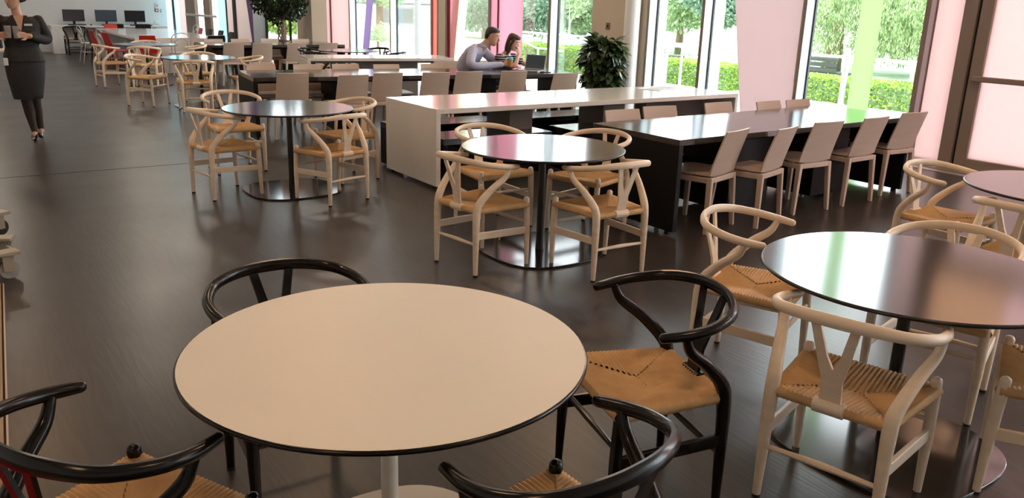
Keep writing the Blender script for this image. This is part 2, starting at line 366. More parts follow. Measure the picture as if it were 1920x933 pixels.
# window with the green band, and the big pink panel
w = window(); pane(w, 5.36, 6.956); slant(w, 'green_band', 'film_green', 5.985, 6.27, 5.985, 6.27); mullion(w, 6.956, 7.004)
w = window(); pane(w, 7.004, 8.70); slant(w, 'pink_panel', 'film_pink', 7.006, 7.875, 7.006, 8.64, u=9.43); mullion(w, 8.70, 8.75)
MB().box(9.412, 7.055, .75, 9.416, 7.059, HC).build('blind_cord', 'brown_frame', w)
w = window(); pane(w, 8.75, 9.853); mullion(w, 9.853, 9.895)
w = window(); pane(w, 11.24, 12.42); mullion(w, 12.42, 12.49)
w = window(); pane(w, 12.49, 13.45); slant(w, 'rose_panel', 'film_rose', 13.36, 14.165, 13.33, 14.165, u=9.38)
MB().box(9.36, 14.165, 0, 9.46, 14.20, HC).build('mullion', 'dark_red_pot', w)  # dark maroon strip: the shade in the reveal gap is put into its colour
w = window(); slant(w, 'rose_panel', 'film_rose', 14.20, 14.45, 14.20, 14.45, u=9.38); mullion(w, 14.45, 14.52, reveal=False, gasket=False); pane(w, 14.52, 16.25)
slant(w, 'yellow_band', 'film_yellow', 15.85, 16.36, 15.15, 15.66); slant(w, 'rose_panel', 'film_rose', 16.10, 16.20, 15.45, 16.20, u=9.44)
MB().box(9.36, 16.20, 0, 9.5, 16.27, HC).build('mullion', 'dark_red_pot', w)
w = window(); MB().box(9.36, 16.27, 0, 9.5, 16.58, HC).build('pale_panel', 'beige_wall', w); mullion(w, 16.58, 16.63, reveal=False, gasket=False)
slant(w, 'red_panel', 'film_red', 16.63, 16.88, 16.63, 16.88, u=9.40); mullion(w, 16.88, 16.92, reveal=False, gasket=False)
w = window(); pane(w, 16.92, 18.93); mullion(w, 18.93, 18.99)
w = window(); pane(w, 18.99, 21.37); slant(w, 'purple_band', 'film_purple', 20.60, 20.98, 19.65, 20.03); mullion(w, 21.37, 21.45)
w = window(); slant(w, 'pink_panel', 'film_pink_pale', 21.45, 22.72, 21.45, 22.72, u=9.38); MB().box(9.36, 22.72, 0, 9.5, 22.78, HC).build('mullion', 'dark_red_pot', w); slant(w, 'pink_panel', 'film_pink', 22.78, 23.05, 22.78, 23.05, u=9.38)
gr = st(MB().box(9.02, -3, 0, 9.14, 17, .006).build('trim_1', 'grille'))

# second, skewed stretch of glazing beyond the pillar
F2 = Matrix.Translation((6.97, 18.85, 0)) @ Matrix.Rotation(math.atan2(.157, .9876), 4, 'Z')   # local y runs along it, local x outwards
def f2(w, name, m, a, b, x0=0., x1=.08, z0=0., z1=HC, bevel=0): MB().box(x0, (a - 18.85) / .9876, z0, x1, (b - 18.85) / .9876, z1).xf(F2).build(name, m, w, bevel)
w = window(); f2(w, 'pane', 'glass', 18.9, 20.62, .12, .13); f2(w, 'gasket', 'gasket', 20.54, 20.60, .1, .14); f2(w, 'reveal', 'reveal', 20.62, 21.02, .0, .12); f2(w, 'sill', 'brown_frame', 18.9, 20.6, 0, .12, 0, .06)
f2(w, 'mullion', 'gasket', 19.40, 19.45, .1, .14); f2(w, 'pink_panel', 'film_pink_pale', 19.60, 19.85, .1, .11)
w = window(); MB().hexa([tuple(F2 @ Vector((x, (v - 18.85) / .9876, z))) for x, v, z in ((.02, 21.0, 0), (.03, 21.0, 0), (.03, 21.06, 0), (.02, 21.06, 0), (.02, 21.0, HC), (.03, 21.0, HC), (.03, 21.85, HC), (.02, 21.85, HC))]).build('purple_band', 'film_purple', w)
f2(w, 'pink_panel', 'film_pale', 21.0, 21.98, .04, .05); f2(w, 'mullion', 'gasket', 21.98, 22.10, 0, .08); f2(w, 'pale_panel', 'film_pale', 22.10, 22.47, .02, .06); f2(w, 'gasket', 'gasket', 22.44, 22.49, 0, .02); f2(w, 'reveal', 'film_cyan', 22.49, 22.93, .0, .02)
dr2 = thing('door_2', None, None, kind='structure')
f2(dr2, 'pane', 'glass', 22.93, 24.42, .06, .07); f2(dr2, 'stile', 'brown_frame', 23.44, 23.82, .0, .08); f2(dr2, 'jamb', 'brown_frame', 24.38, 25.0, 0, .1); f2(dr2, 'bottom_rail', 'brown_frame', 22.93, 24.4, .02, .1, 0, .12)
f2(dr2, 'push_bar', 'tube_grey', 22.95, 24.9, -.07, -.03, 1.06, 1.12, .01)
w = window(); f2(w, 'pale_panel', 'film_pale', 25.0, 25.42, .02, .06); f2(w, 'cyan_panel', 'film_cyan', 25.42, 25.80, .02, .05); f2(w, 'gasket', 'gasket', 25.80, 25.92, .0, .06); f2(w, 'reveal', 'film_cyan', 25.92, 26.5, .02, .05)

# ceiling lamps (above the frame): shallow round fittings that hold the room's warm light
k = 0
for (x, y) in [(-1.5, .5), (2.2, .3), (5.8, .5), (.3, 3.6), (4.0, 3.2), (7.0, 3.6), (-1.0, 7.0), (2.4, 6.6), (5.8, 7.0), (.3, 10.4), (4.2, 10.4), (7.6, 10.6), (-1, 14), (2.4, 14), (5.8, 14.2), (.5, 18), (4.0, 18), (.5, 22.5), (4.0, 22.5)]:
    k += 1
    t = MB().lathe([(.32, -.0), (.32, -.08), (.27, -.09)], 32).build('ceiling_lamp', 'white_paint', cl, loc=(x, y, HC))
    ld = bpy.data.lights.new('lamp_light', 'AREA'); ld.shape = 'DISK'; ld.size = .5; ld.energy = LAMP_W * (1 if y < 13 else 1.7); ld.color = LAMP_COL if y < 13 else (1, .84, .68)
    lo = bpy.data.objects.new('lamp_light', ld); COL.objects.link(lo); lo.parent = t; lo.location = (0, 0, -.11)
# ------------------------------------------------------------------ wishbone chair (front = +y)
def cord_seat():
    fc = [(-.232, .205), (.232, .205)]; rc = [(-.188, -.195), (.188, -.195)]
    A = (-.045, .005); B = (.045, .005); mb = MB()
    def sector(P0, P1, Q, out, N):
        """cords from the rail P0-P1 towards the inner path Q (list of (t, point))"""
        rows = []
        for i in range(2 * N + 1):
            t = i / (2 * N); ridge = .0030 if i % 2 else -.0034
            p = Vector((P0[0] + (P1[0] - P0[0]) * t, P0[1] + (P1[1] - P0[1]) * t, 0))
            for (ta, qa), (tb, qb) in zip(Q, Q[1:]):
                if ta <= t <= tb + 1e-9:
                    f = (t - ta) / (tb - ta); q = Vector((qa[0] + (qb[0] - qa[0]) * f, qa[1] + (qb[1] - qa[1]) * f, 0)); break
            o = Vector((*out, 0)); row = []
            row.append(p - o * .006 + Vector((0, 0, .396)))
            row.append(p + o * (.013 + ridge * .4) + Vector((0, 0, .403)))
            row.append(p + o * (.019 + ridge * .4) + Vector((0, 0, .420)))
            row.append(p + o * (.010) + Vector((0, 0, .437 + ridge * .7)))
            for s in (.12, .5, .93, 1.0):
                z = .438 - .020 * (1 - (1 - s) ** 1.6) + ridge * (1 if s < .95 else -.6)
                dl = (q - p).length; z = .439 - .030 * min(1, dl * s / .2) ** .8 + ridge * (1 if s < .95 else -1.2)
                row.append(p.lerp(q, s) + Vector((0, 0, z)))
            rows.append(row)
        n = len(rows[0]); vs = [v for r in rows for v in r]; fs = []
        for i in range(len(rows) - 1):
            for k in range(n - 1): fs.append((i * n + k, (i + 1) * n + k, (i + 1) * n + k + 1, i * n + k + 1))
        mb.add(vs, fs)
    sector(fc[1], fc[0], [(0, fc[1]), (.42, B), (.58, A), (1, fc[0])], (0, 1), 30)
    sector(rc[0], rc[1], [(0, rc[0]), (.40, A), (.60, B), (1, rc[1])], (0, -1), 25)
    sector(fc[0], rc[0], [(0, fc[0]), (.5, A), (1, rc[0])], (-1, .1), 27)
    sector(rc[1], fc[1], [(0, rc[1]), (.5, B), (1, fc[1])], (1, .1), 27)
    k = len(mb.v); mb.add([(*fc[0], .405), (*fc[1], .405), (*rc[1], .405), (*rc[0], .405)], [(0, 1, 2, 3)])
    return mb
def wishbone(name, m, label):
    t = thing(name, label, 'chair')
    half = [(.250, .085, .684), (.266, .0, .692), (.258, -.095, .705), (.205, -.190, .722), (.105, -.243, .735)]
    pts = half + [(0, -.257, .738)] + [(-x, y, z) for x, y, z in half[::-1]]
    rr = [(.0160, .0160), (.0182, .0182), (.0185, .0185), (.0165, .0195), (.0140, .0215)]; rr = rr + [(.0130, .0225)] + rr[::-1]
    MB().tube(pts, rr, 10, 40).build('backrest_rail', m, t)
    for s in (-1, 1):
        MB().tube([(s * .200, -.207, .012), (s * .198, -.205, .2), (s * .196, -.20, .40), (s * .201, -.178, .475), (s * .228, -.095, .565), (s * .252, -.02, .625), (s * .261, .010, .683)],
                  [.0145, .0200, .0250, .0248, .0212, .0182, .0140], 12, 24).build('rear_leg', m, t)
        MB().tube([(s * .226, .212, .012), (s * .226, .206, .25), (s * .225, .199, .40), (s * .225, .195, .455)], [.0140, .0205, .0210, .0195], 12, 12).build('front_leg', m, t)
        a = Vector((s * .199, -.203, .262)); b = Vector((s * .226, .207, .248)); h = Vector((0, 0, .023)); w_ = Vector((.0095, 0, 0))
        MB().hexa([a - w_ - h, a + w_ - h, b + w_ - h, b - w_ - h, a - w_ + h, a + w_ + h, b + w_ + h, b - w_ + h]).build('side_stretcher', m, t, .004)
        for fx, fy in ((.2, -.207), (.226, .212)): pass
    MB().tube([(-.199, -.204, .205), (0, -.204, .208), (.199, -.204, .205)], [.0085, .0130, .0085], 8, 8).build('rear_rod', m, t)
    MB().tube([(-.226, .207, .300), (0, .207, .303), (.226, .207, .300)], [.0085, .0130, .0085], 8, 8).build('front_rod', m, t)
    MB().tube([(-.196, -.195, .418), (-.056, -.195, .418), (-.05, -.195, .418), (.05, -.195, .418), (.056, -.195, .418), (.196, -.195, .418)], [.011, .011, .0255, .0255, .011, .011], 12).build('back_rail', m, t)
    # Y-shaped splat, a bent plate
    f = lambda x, z: (x, -.192 - .055 * ((z - .42) / .31) ** 1.3, z)
    outl = [(-.036, .415), (.036, .415), (.035, .52), (.047, .57), (.079, .722), (.049, .724), (.022, .61), (0, .560)]
    full = outl + [(-.022, .61), (-.049, .724), (-.079, .722), (-.047, .57), (-.035, .52)]
    mb = MB(); n = len(full); th = Vector((0, .0055, .001))
    V = [Vector(f(x, max(z, .42))) - th for x, z in full] + [Vector(f(x, max(z, .42))) + th for x, z in full]
    quads = [(0, 1, 2, 12), (12, 2, 3, 7), (12, 7, 11), (7, 3, 6), (6, 3, 4, 5), (7, 8, 11), (8, 9, 10, 11)]
    fs = quads + [tuple(i + n for i in q[::-1]) for q in quads] + [((i + 1) % n, i, i + n, (i + 1) % n + n) for i in range(n)]
    mb.add(V, fs).build('splat', m, t)
    cord_seat().build('seat', 'cord', t, sharp=60)
    for x, y in ((-.2, -.207), (.2, -.207), (-.226, .212), (.226, .212)): MB().lathe([(.0155, 0), (.0155, .012)], 12, (x, y, 0)).build('foot_cap', 'rubber', t)
    return t
PROTO['wc'] = [wishbone('wishbone_chair', 'cream_wood', 'x'), False]
PROTO['wb'] = [wishbone('wishbone_chair', 'black_wood', 'x'), False]

# ------------------------------------------------------------------ stacking shell chair (front = +y)
def shell_chair():
    t = thing('shell_chair', 'x', 'chair'); m = 'shell_beige'
    def slab(f, nu, nv, th):
        P = [[Vector(f(i / nu, j / nv)) for j in range(nv + 1)] for i in range(nu + 1)]; mb = MB(); V = []; 
        N = []
        for i in range(nu + 1):
            for j in range(nv + 1):
                a = P[min(i + 1, nu)][j] - P[max(i - 1, 0)][j]; b = P[i][min(j + 1, nv)] - P[i][max(j - 1, 0)]; N.append(a.cross(b).normalized())
        flat = [p for r in P for p in r]; k = len(flat); V = flat + [p + n * th for p, n in zip(flat, N)]; fs = []
        idx = lambda i, j: i * (nv + 1) + j
        for i in range(nu):
            for j in range(nv): fs += [(idx(i, j), idx(i, j + 1), idx(i + 1, j + 1), idx(i + 1, j)), (k + idx(i, j), k + idx(i + 1, j), k + idx(i + 1, j + 1), k + idx(i, j + 1))]
        for i in range(nu): fs += [(idx(i, 0), idx(i + 1, 0), k + idx(i + 1, 0), k + idx(i, 0)), (idx(i + 1, nv), idx(i, nv), k + idx(i, nv), k + idx(i + 1, nv))]
        for j in range(nv): fs += [(idx(0, j + 1), idx(0, j), k + idx(0, j), k + idx(0, j + 1)), (idx(nu, j), idx(nu, j + 1), k + idx(nu, j + 1), k + idx(nu, j))]
        return mb.add(V, fs)
    def bk(a, b):   # a across, b up
        z = .452 + b * .345; y = -.195 - .105 * b ** 1.15 - .016 * (1 - (2 * a - 1) ** 2); return ((2 * a - 1) * (.198 - .012 * b), y, z)
    slab(bk, 8, 6, .013).build('backrest', m, t, sharp=50)
    def se(a, b): return ((2 * a - 1) * (.200 + .012 * b), -.20 + .42 * b, .447 - .012 * (1 - (2 * a - 1) ** 2) * (1 - b) - .018 * max(0, b - .8) * 5 * .6)
    slab(se, 8, 8, .013).build('seat', m, t, sharp=50)
    for s in (-1, 1):
        for y0, y1, nm in ((-.205, -.225, 'rear_leg'), (.175, .20, 'front_leg')):
            a = Vector((s * .185, y0, .435)); b = Vector((s * .222, y1, 0)); w1, d1, w2, d2 = .019, .024, .014, .018
            MB().hexa([b + Vector((i * w2, j * d2, 0)) for i, j in ((-1, -1), (1, -1), (1, 1), (-1, 1))] + [a + Vector((i * w1, j * d1, 0)) for i, j in ((-1, -1), (1, -1), (1, 1), (-1, 1))]).build(nm, m, t, .006)
        MB().box(s * .185 - .017, -.19, .39, s * .185 + .017, .17, .435).build('side_rail', m, t, .005)
    MB().box(-.17, -.228, .392, .17, -.186, .436).build('rear_rail', m, t, .008)
    MB().box(-.17, .155, .392, .17, .193, .425).build('front_rail', m, t, .006)
    MB().box(-.02, -.2295, .412, .005, -.2275, .416).build('maker_slot', 'brown_frame', t)
    return t
PROTO['sh'] = [shell_chair(), False]

# ------------------------------------------------------------------ round pedestal table
def round_table(label, x, y, top, edge, stem, plate, rot, group=None, r=.557, h=.735):
    t = thing('round_table', label, 'table', (x, y, 0), 0, group)
    tp = MB().lathe([(.0, h - .003), (r - .012, h - .003), (r - .006, h - .001), (r - .006, h), (0, h)][1:4], 96).build('tabletop', top, t, sharp=20)
    MB().lathe([(r - .03, h - .016), (r - .006, h - .015), (r, h - .011), (r, h - .004), (r - .005, h - .0005)], 96).build('edge_band', edge, tp, sharp=60)
    MB().lathe([(.030, .014), (.026, .10), (.024, h - .02)], 20).build('column', stem, t)
    MB().lathe([(.16, h - .028), (.16, h - .015)], 32).build('top_plate', stem, t)
    n = 64; poly = []
    for i in range(n):
        a = 2 * PI * i / n; e = 3.0; c, s = abs(math.cos(a)), abs(math.sin(a)); rr = .40 / (c ** e + s ** e) ** (1 / e); poly.append((rr * math.cos(a + R(rot)), rr * math.sin(a + R(rot))))
    MB().prism(poly, 0, .014).build('base_plate', plate, t, .003)
    return t
LB = dict(top='laminate_black', edge='black_metal', stem='black_metal', plate='plate_black')
round_table('large cream round table in the foreground', .93, 1.929, 'table_cream', 'black_wood', 'table_cream', 'table_cream', 0)
round_table('black round table at the right front, tops reflecting pink and green', 2.959, 1.574, rot=0, **LB)
round_table('round table cut by the right edge, beside the pink glazed door', 5.277, 1.974, rot=0, **LB)
round_table('black round table in the centre, with four cream chairs', 3.331, 4.446, rot=0, **LB)
round_table('black round table left of the white long table end', 2.487, 7.051, rot=0, **LB)
round_table('black round table behind the black table end, fourth from the front', 3.325, 13.246, rot=0, **LB)
round_table('farthest round table at the left, in front of the red chairs', 3.264, 16.784, rot=0, **LB)
round_table('dark round table behind the far white table, circled by black chairs', 6.353, 14.6, rot=0, **LB)

G = 'cream wishbone chairs at the round tables'
for k, lab, x, y, a in [
    ('wc', 'cream wishbone chair left of the round table by the white table end, side on', 1.937, 7.156, -79.7),
    ('wc', 'cream wishbone chair in front of the round table beside the white table end', 2.675, 6.555, 15.8),
    ('wc', 'cream wishbone chair pulled back behind the left round table, next to black table end', 2.322, 8.171, -179.9),
    ('wc', 'cream wishbone chair right of the left round table, near the white end panel', 3.125, 7.293, 100.6),
    ('wc', 'cream wishbone chair at the left front of the central round table', 2.803, 4.396, -81.9),
    ('wc', 'cream wishbone chair at the right front of the central round table', 3.423, 3.919, -2.0),
    ('wc', 'cream wishbone chair behind the central round table, left, before the black benches', 3.42, 5.21, 179.9),
    ('wc', 'cream wishbone chair behind the central round table, right, before the black end panel', 3.97, 4.698, 102.7),
    ('wc', 'cream wishbone chair behind the right front table, left side, near black wishbone chair', 3.053, 2.369, -156.8),
    ('wc', 'large cream wishbone chair with its back to us at the right front table', 2.46, 1.457, -75.2),
    ('wc', 'cream wishbone chair on the far side of the right front table, facing us', 3.547, 1.738, 105.0),
    ('wc', 'cream wishbone chair cut by the right edge at the right front table', 3.209, 1.076, 23.9),
    ('wc', 'cream wishbone chair left of the table by the pink door', 5.22, 2.64, -178.6),
    ('wc', 'cream wishbone chair in front of the table by the pink door, right edge', 4.704, 1.918, -91.5),
    ('wc', 'cream wishbone chair behind the table by the pink door, top right edge', 5.87, 2.15, 105),
    ('wc', 'cream wishbone chair with its back to us at the fourth round table', 3.094, 12.683, -9.1),
    ('wc', 'cream wishbone chair right of the fourth round table, by the black table corner', 4.00, 13.20, 88),
    ('wc', 'cream wishbone chair mostly hidden behind the fourth round table', 3.50, 14.0, 165),
    ('wc', 'cream wishbone chair standing between the two far round tables, turned right', 2.62, 13.666, -131.0),
    ('wc', 'cream wishbone chair left of the farthest round table, side on', 2.60, 16.60, -78),
    ('wc', 'cream wishbone chair with its back to us at the farthest round table', 3.096, 16.05, -20.6),
    ('wc', 'cream wishbone chair hidden behind the farthest round table', 3.407, 17.55, 165),
    ('wc', 'cream wishbone chair right of the farthest round table, by the far black table', 3.963, 16.30, 82)]:
    place(k, lab, (x, y, 0), a, G)
G = 'black wishbone chairs'
for lab, x, y, a in [
    ('black wishbone chair behind the cream table, left, mostly hidden by it', .883, 2.536, 179.1),
    ('black wishbone chair with full seat in view right of the cream table', 1.889, 1.882, 74.1),
    ('black wishbone chair at the bottom edge, right of the cream table column', 1.058, 1.331, 8.2),
    ('black wishbone chair in the bottom left corner', .229, 1.948, -63.4),
    ('black wishbone chair at the far computer bench, below the left monitor', 3.15, 25.15, 0),
    ('black wishbone chair left of the dark round table, low rail by the white table end', 5.62, 14.15, -60),
    ('black wishbone chair behind left of the dark round table', 5.85, 15.1, -140),
    ('black wishbone chair behind right of the dark round table, before the purple band', 7.05, 14.95, 120),
    ('black wishbone chair right front of the dark round table', 6.95, 14.05, 45)]:
    place('wb', lab, (x, y, 0), a, G)

# ------------------------------------------------------------------ long slab tables
def long_table(label, x, y, L, D, m, rot=0, th=.045, sup=(), h=.735, msup=None):
    """origin at the near left corner; runs along +x"""
    t = thing('long_table', label, 'table', (x, y, 0), R(rot))
    MB().box(0, 0, h - th, L, D, h).build('tabletop', m, t, .002)
    for a in (0, L - th): MB().box(a, .0, .03, a + th, D, h - th).build('end_panel', 'black_panel' if m == 'laminate_black' else m, t, .002)
    for a in (.01, L - th + .01):
        for b in (.05, D - .09): MB().box(a, b, 0, a + .03, b + .04, .03).build('foot', 'black_metal', t)
    MB().box(th, D * .30, h - th - .05, L - th, D * .70, h - th).build('under_beam', msup or m, t)
    for a, b, c, d in sup: MB().box(a, c, .05, b, d, h - th - .05).build('support_box', msup or m, t, .002)
    return t
mat('support_brown', (.20, .165, .14), .5); mat('support_grey', (.30, .28, .27), .5)
long_table('white long table with black benches, in the middle of the room', 3.625, 6.45, 4.0, 1.02, 'laminate_white', 0, .045, ((1.0, 1.28, .3, .72), (2.22, 2.52, .3, .72), (2.95, 3.85, .42, .6)), msup='support_brown')
long_table('black long table at the right with pale shell chairs on both sides', 4.43, 4.245, 3.20, .97, 'laminate_black', 1.3, .045, ((.85, 1.35, .2, .75), (2.0, 2.5, .2, .75)), msup='black_panel')
long_table('black long table where the two people sit', 3.05, 9.80, 4.45, 1.06, 'laminate_black', -7.3, .05, ((1.0, 1.4, .25, .8), (2.8, 3.3, .25, .8)), msup='black_panel')
long_table('far white long table behind the people\'s black table', 4.85, 12.76, 2.45, .86, 'laminate_white', -11, .045, ((.9, 1.9, .3, .6),), msup='support_grey')
long_table('farthest black long table, beside the tree in the red pot', 4.29, 16.33, 2.75, 1.05, 'laminate_black', 1, .05, ((.7, 1.1, .25, .8), (1.7, 2.1, .25, .8)), msup='black_panel')
def bench(label, x, y, L=1.24, D=.44, h=.45):
    t = thing('bench', label, 'bench', (x, y, 0), 0, 'black benches at the white long table')
    MB().box(0, 0, h - .055, L, D, h).build('seat', 'laminate_black', t, .002)
    for a in (0, L - .045): MB().box(a, .0, .02, a + .045, D, h - .055).build('end_panel', 'black_panel', t, .002)
    MB().box(.045, D * .35, .10, L - .045, D * .65, h - .055).build('spine', 'black_panel', t)
bench('black bench on the near side of the white table, at its left end', 3.73, 6.50)
bench('black bench on the near side of the white table, second from left, sticking out', 5.21, 6.42)
bench('black bench on the near side of the white table, at its window end', 6.50, 6.55, 1.0)
bench('black bench on the far side of the white table, at its left end', 3.72, 7.36)
bench('black bench on the far side of the white table, in the middle', 5.10, 7.38)
bench('black bench on the far side of the white table, at its window end', 6.55, 7.15, 1.0)

def shell(lab, tx, ty, deg, group, off=.30):
    a = R(deg); place('sh', lab, (tx - math.sin(a) * off, ty + math.cos(a) * off, 0), deg, group)
ORD = ['first', 'second', 'third', 'fourth', 'fifth', 'sixth', 'seventh']
for i, (x, y, a) in enumerate([(4.93, 4.16, 15), (5.43, 4.09, 15), (6.07, 4.17, -2), (6.75, 4.17, 1), (7.47, 4.24, -4)]):
    shell(ORD[i] + ' pale shell chair from the left on the near side of the right black table', x, y - .02, a, 'shell chairs on the near side of the right black table')
for i, (x, y, a) in enumerate([(4.91, 5.42, 176), (5.43, 5.49, 173), (6.22, 5.50, 180), (6.82, 5.38, 182), (7.27, 5.37, 180)]):
    shell(ORD[i] + ' pale shell chair from the left on the far side of the right black table', x, y, a, 'shell chairs on the far side of the right black table')
for i, (x, y, a) in enumerate([(3.47, 9.63, -6), (4.05, 9.20, -4), (4.57, 9.34, -8), (5.21, 9.27, -7), (5.70, 9.27, -8), (6.36, 9.20, -10), (6.86, 8.72, -6)]):
    shell(ORD[i] + ' pale shell chair from the left, near side of the people\'s black table', x, y, a, 'shell chairs on the near side of the black table of the two people')
for i, (x, y, a) in enumerate([(3.54, 11.02, 173), (4.11, 10.84, 173), (4.64, 10.80, 172), (5.16, 10.60, 173), (5.87, 10.54, 172)]):
    shell(ORD[i] + ' pale shell chair from the left, far side of the people\'s black table', x, y, a, 'shell chairs on the far side of the black table of the two people')
shell('pale shell chair the man in the shirt sits on', 6.36, 11.02, 165, 'shell chairs under the two people')
shell('pale shell chair the woman in stripes sits on', 7.10, 10.98, 178, 'shell chairs under the two people')
for i, (x, y, a) in enumerate([(4.65, 15.98, 0), (5.19, 15.97, 0), (5.86, 15.95, 0), (6.5, 15.93, 0)]):
    shell(ORD[i] + ' pale shell chair from the left, near side of the farthest black table', x, y, a, 'shell chairs on the near side of the farthest black table')
for i, (x, y, a) in enumerate([(4.66, 17.40, 180), (5.21, 17.45, 180), (5.86, 17.57, 180), (6.47, 17.40, 180)]):
    shell(ORD[i] + ' pale shell chair from the left, far side of the farthest black table', x, y, a, 'shell chairs on the far side of the farthest black table')

# ------------------------------------------------------------------ far corner: bench with computers, white table, mixed chairs
t = thing('computer_bench', 'white wall bench carrying three computer monitors', 'bench', (2.66, 25.62, 0))
MB().box(0, 0, .69, 2.95, .76, .735).build('worktop', 'white_paint', t, .003); MB().box(0, .0, 0, .30, .76, .69).build('end_panel', 'white_paint', t, .003); MB().box(2.65, 0, 0, 2.95, .76, .69).build('end_panel', 'white_paint', t, .003); MB().box(.3, .6, .1, 2.65, .64, .69).build('back_panel', 'white_paint', t)
for i, (x, scr, yaw, lab) in enumerate([(3.29, 'screen', 4, 'left monitor, dark screen, above the black wishbone chair'), (4.10, 'screen_blue', -6, 'middle monitor with a bluish screen'), (4.85, 'screen', 2, 'right monitor, dark screen, nearest the windows')]):
    t = thing('monitor', lab, 'monitor', (x, 26.05, .735), R(yaw), 'monitors on the white bench')
    MB().lathe([(.12, 0), (.12, .012)], 24).build('foot', 'plastic_black', t); MB().box(-.03, .0, .01, .03, .03, .2).build('stand', 'plastic_black', t)
    b = MB().box(-.27, -.02, .10, .27, .015, .41).build('casing', 'plastic_black', t, .004); MB().box(-.255, -.023, .118, .255, -.0195, .395).build('panel', scr, b)
    kb = thing('keyboard', 'black keyboard in front of the ' + ['left', 'middle', 'right'][i] + ' monitor', 'keyboard', (x + .05, 25.78, .735), R(yaw), 'keyboards on the white bench')
    MB().prismx([(0, 0), (.15, 0), (.15, .03), (0, .014)], -.22, .22).build('body', 'plastic_black', kb, .002); MB().prismx([(.012, .0145), (.14, .0285), (.14, .034), (.012, .02)], -.21, .21).build('keys', 'plastic_black', kb)
    mo = thing('mouse', 'black mouse right of the ' + ['left', 'middle', 'right'][i] + ' monitor\'s keyboard', 'mouse', (x + .38, 25.85, .735), 0, 'mice on the white bench')
    MB().loft([((0, -.045, .012), (.02, 0, 0), (0, 0, .012)), ((0, 0, .018), (.032, 0, 0), (0, 0, .018)), ((0, .05, .014), (.025, 0, 0), (0, 0, .012))], 12).build('shell', 'plastic_black', mo); MB().box(-.003, -.04, .026, .003, -.015, .036).build('wheel', 'rubber', mo)
for nm, lab, cat, m, y, z, w, h in [('notice', 'small white notice on the far wall above the red alarm point', 'notice', 'paper', 5.54, 1.29, .05, .07), ('alarm_call_point', 'red and white alarm call point on the far wall', 'alarm', 'alarm_red', 5.52, 1.155, .05, .045), ('alarm_button', 'small blue button box right of the red alarm point', 'switch', 'alarm_blue', 5.645, 1.148, .022, .045), ('socket_plate', 'white socket plate low on the far wall', 'socket', 'white_paint', 5.50, .815, .065, .04)]:
    t = thing(nm, lab, cat, (y, 26.4, z))
    MB().box(-w, -.02, -h, w, 0, h).build('housing', m, t, .004); MB().box(-w * .5, -.024, -h * .5, w * .5, -.019, h * .5).build('face', 'white_paint' if m != 'paper' else 'paper_print', t)
t = thing('long_table', 'big white table at the far end, crowded by red and black chairs', 'table', (3.5, 19.05, 0))
MB().box(0, 0, .69, 1.8, 5.0, .735).build('tabletop', 'laminate_white', t, .003); 
for y in (.0, 4.955): MB().box(.0, y, 0, 1.8, y + .045, .69).build('end_panel', 'laminate_white', t)
MB().box(.6, .8, .05, 1.2, 4.2, .69).build('support_box', 'laminate_white', t)
def arch_chair():
    t = thing('arch_chair', 'x', 'chair'); m = 'tube_grey'
    MB().lathe([(.05, .440), (.20, .440), (.205, .452), (.20, .462)], 24).build('seat', m, t)
    for s, r1, top in ((1, .19, .86), (.66, .13, .76)):
        pts = [(-.19 * s, -.16, .45), (-.195 * s, -.19, .62), (-.17 * s, -.22, top - .06), (0, -.235, top), (.17 * s, -.22, top - .06), (.195 * s, -.19, .62), (.19 * s, -.16, .45)]
        MB().tube(pts, .011, 8, 24).build('arch', m, t)
    for sx in (-1, 1):
        MB().tube([(sx * .16, .15, .44), (sx * .20, .20, 0)], .012, 8).build('front_leg', m, t); MB().tube([(sx * .17, -.15, .44), (sx * .20, -.23, 0)], .012, 8).build('rear_leg', m, t)
    pts = [(.17 * math.cos(a * PI / 8), .17 * math.sin(a * PI / 8) - .01, .24) for a in range(17)]
    MB().tube(pts, .008, 6, 32, round_ends=False).build('leg_ring', m, t)
    return t
def red_chair(m, rounded=False):
    t = thing('plastic_chair', 'x', 'chair'); mb = MB(); P = []
    n = 6
    for i in range(n + 1):
        b = i / n; w = (.20 - .05 * b) if not rounded else (.21 - .03 * (b - .4) ** 2 - (.06 * max(0, b - .8) * 5) ** 1.5)
        P.append(((0, -.19 - .09 * b, .45 + .36 * b), (w, 0, 0), (0, .012 + (.02 if rounded else 0) * b, .004)))
    mb.loft(P, 16, 3.5).build('backrest', m, t)
    MB().loft([((0, -.21, .445), (.19, 0, 0), (0, 0, .014)), ((0, 0, .437), (.215, 0, 0), (0, 0, .014)), ((0, .2, .44), (.20, 0, 0), (0, 0, .012))], 16, 4).build('seat', m, t)
    for sx in (-1, 1):
        for sy, nm in ((1, 'front_leg'), (-1, 'rear_leg')): MB().tube([(sx * .17, sy * .16, .43), (sx * .20, sy * .21, 0)], [.018, .012], 8).build(nm, m, t)
    return t
PROTO['ar'] = [arch_chair(), False]; PROTO['rd'] = [red_chair('plastic_red'), False]; PROTO['bk'] = [red_chair('plastic_black', True), False]
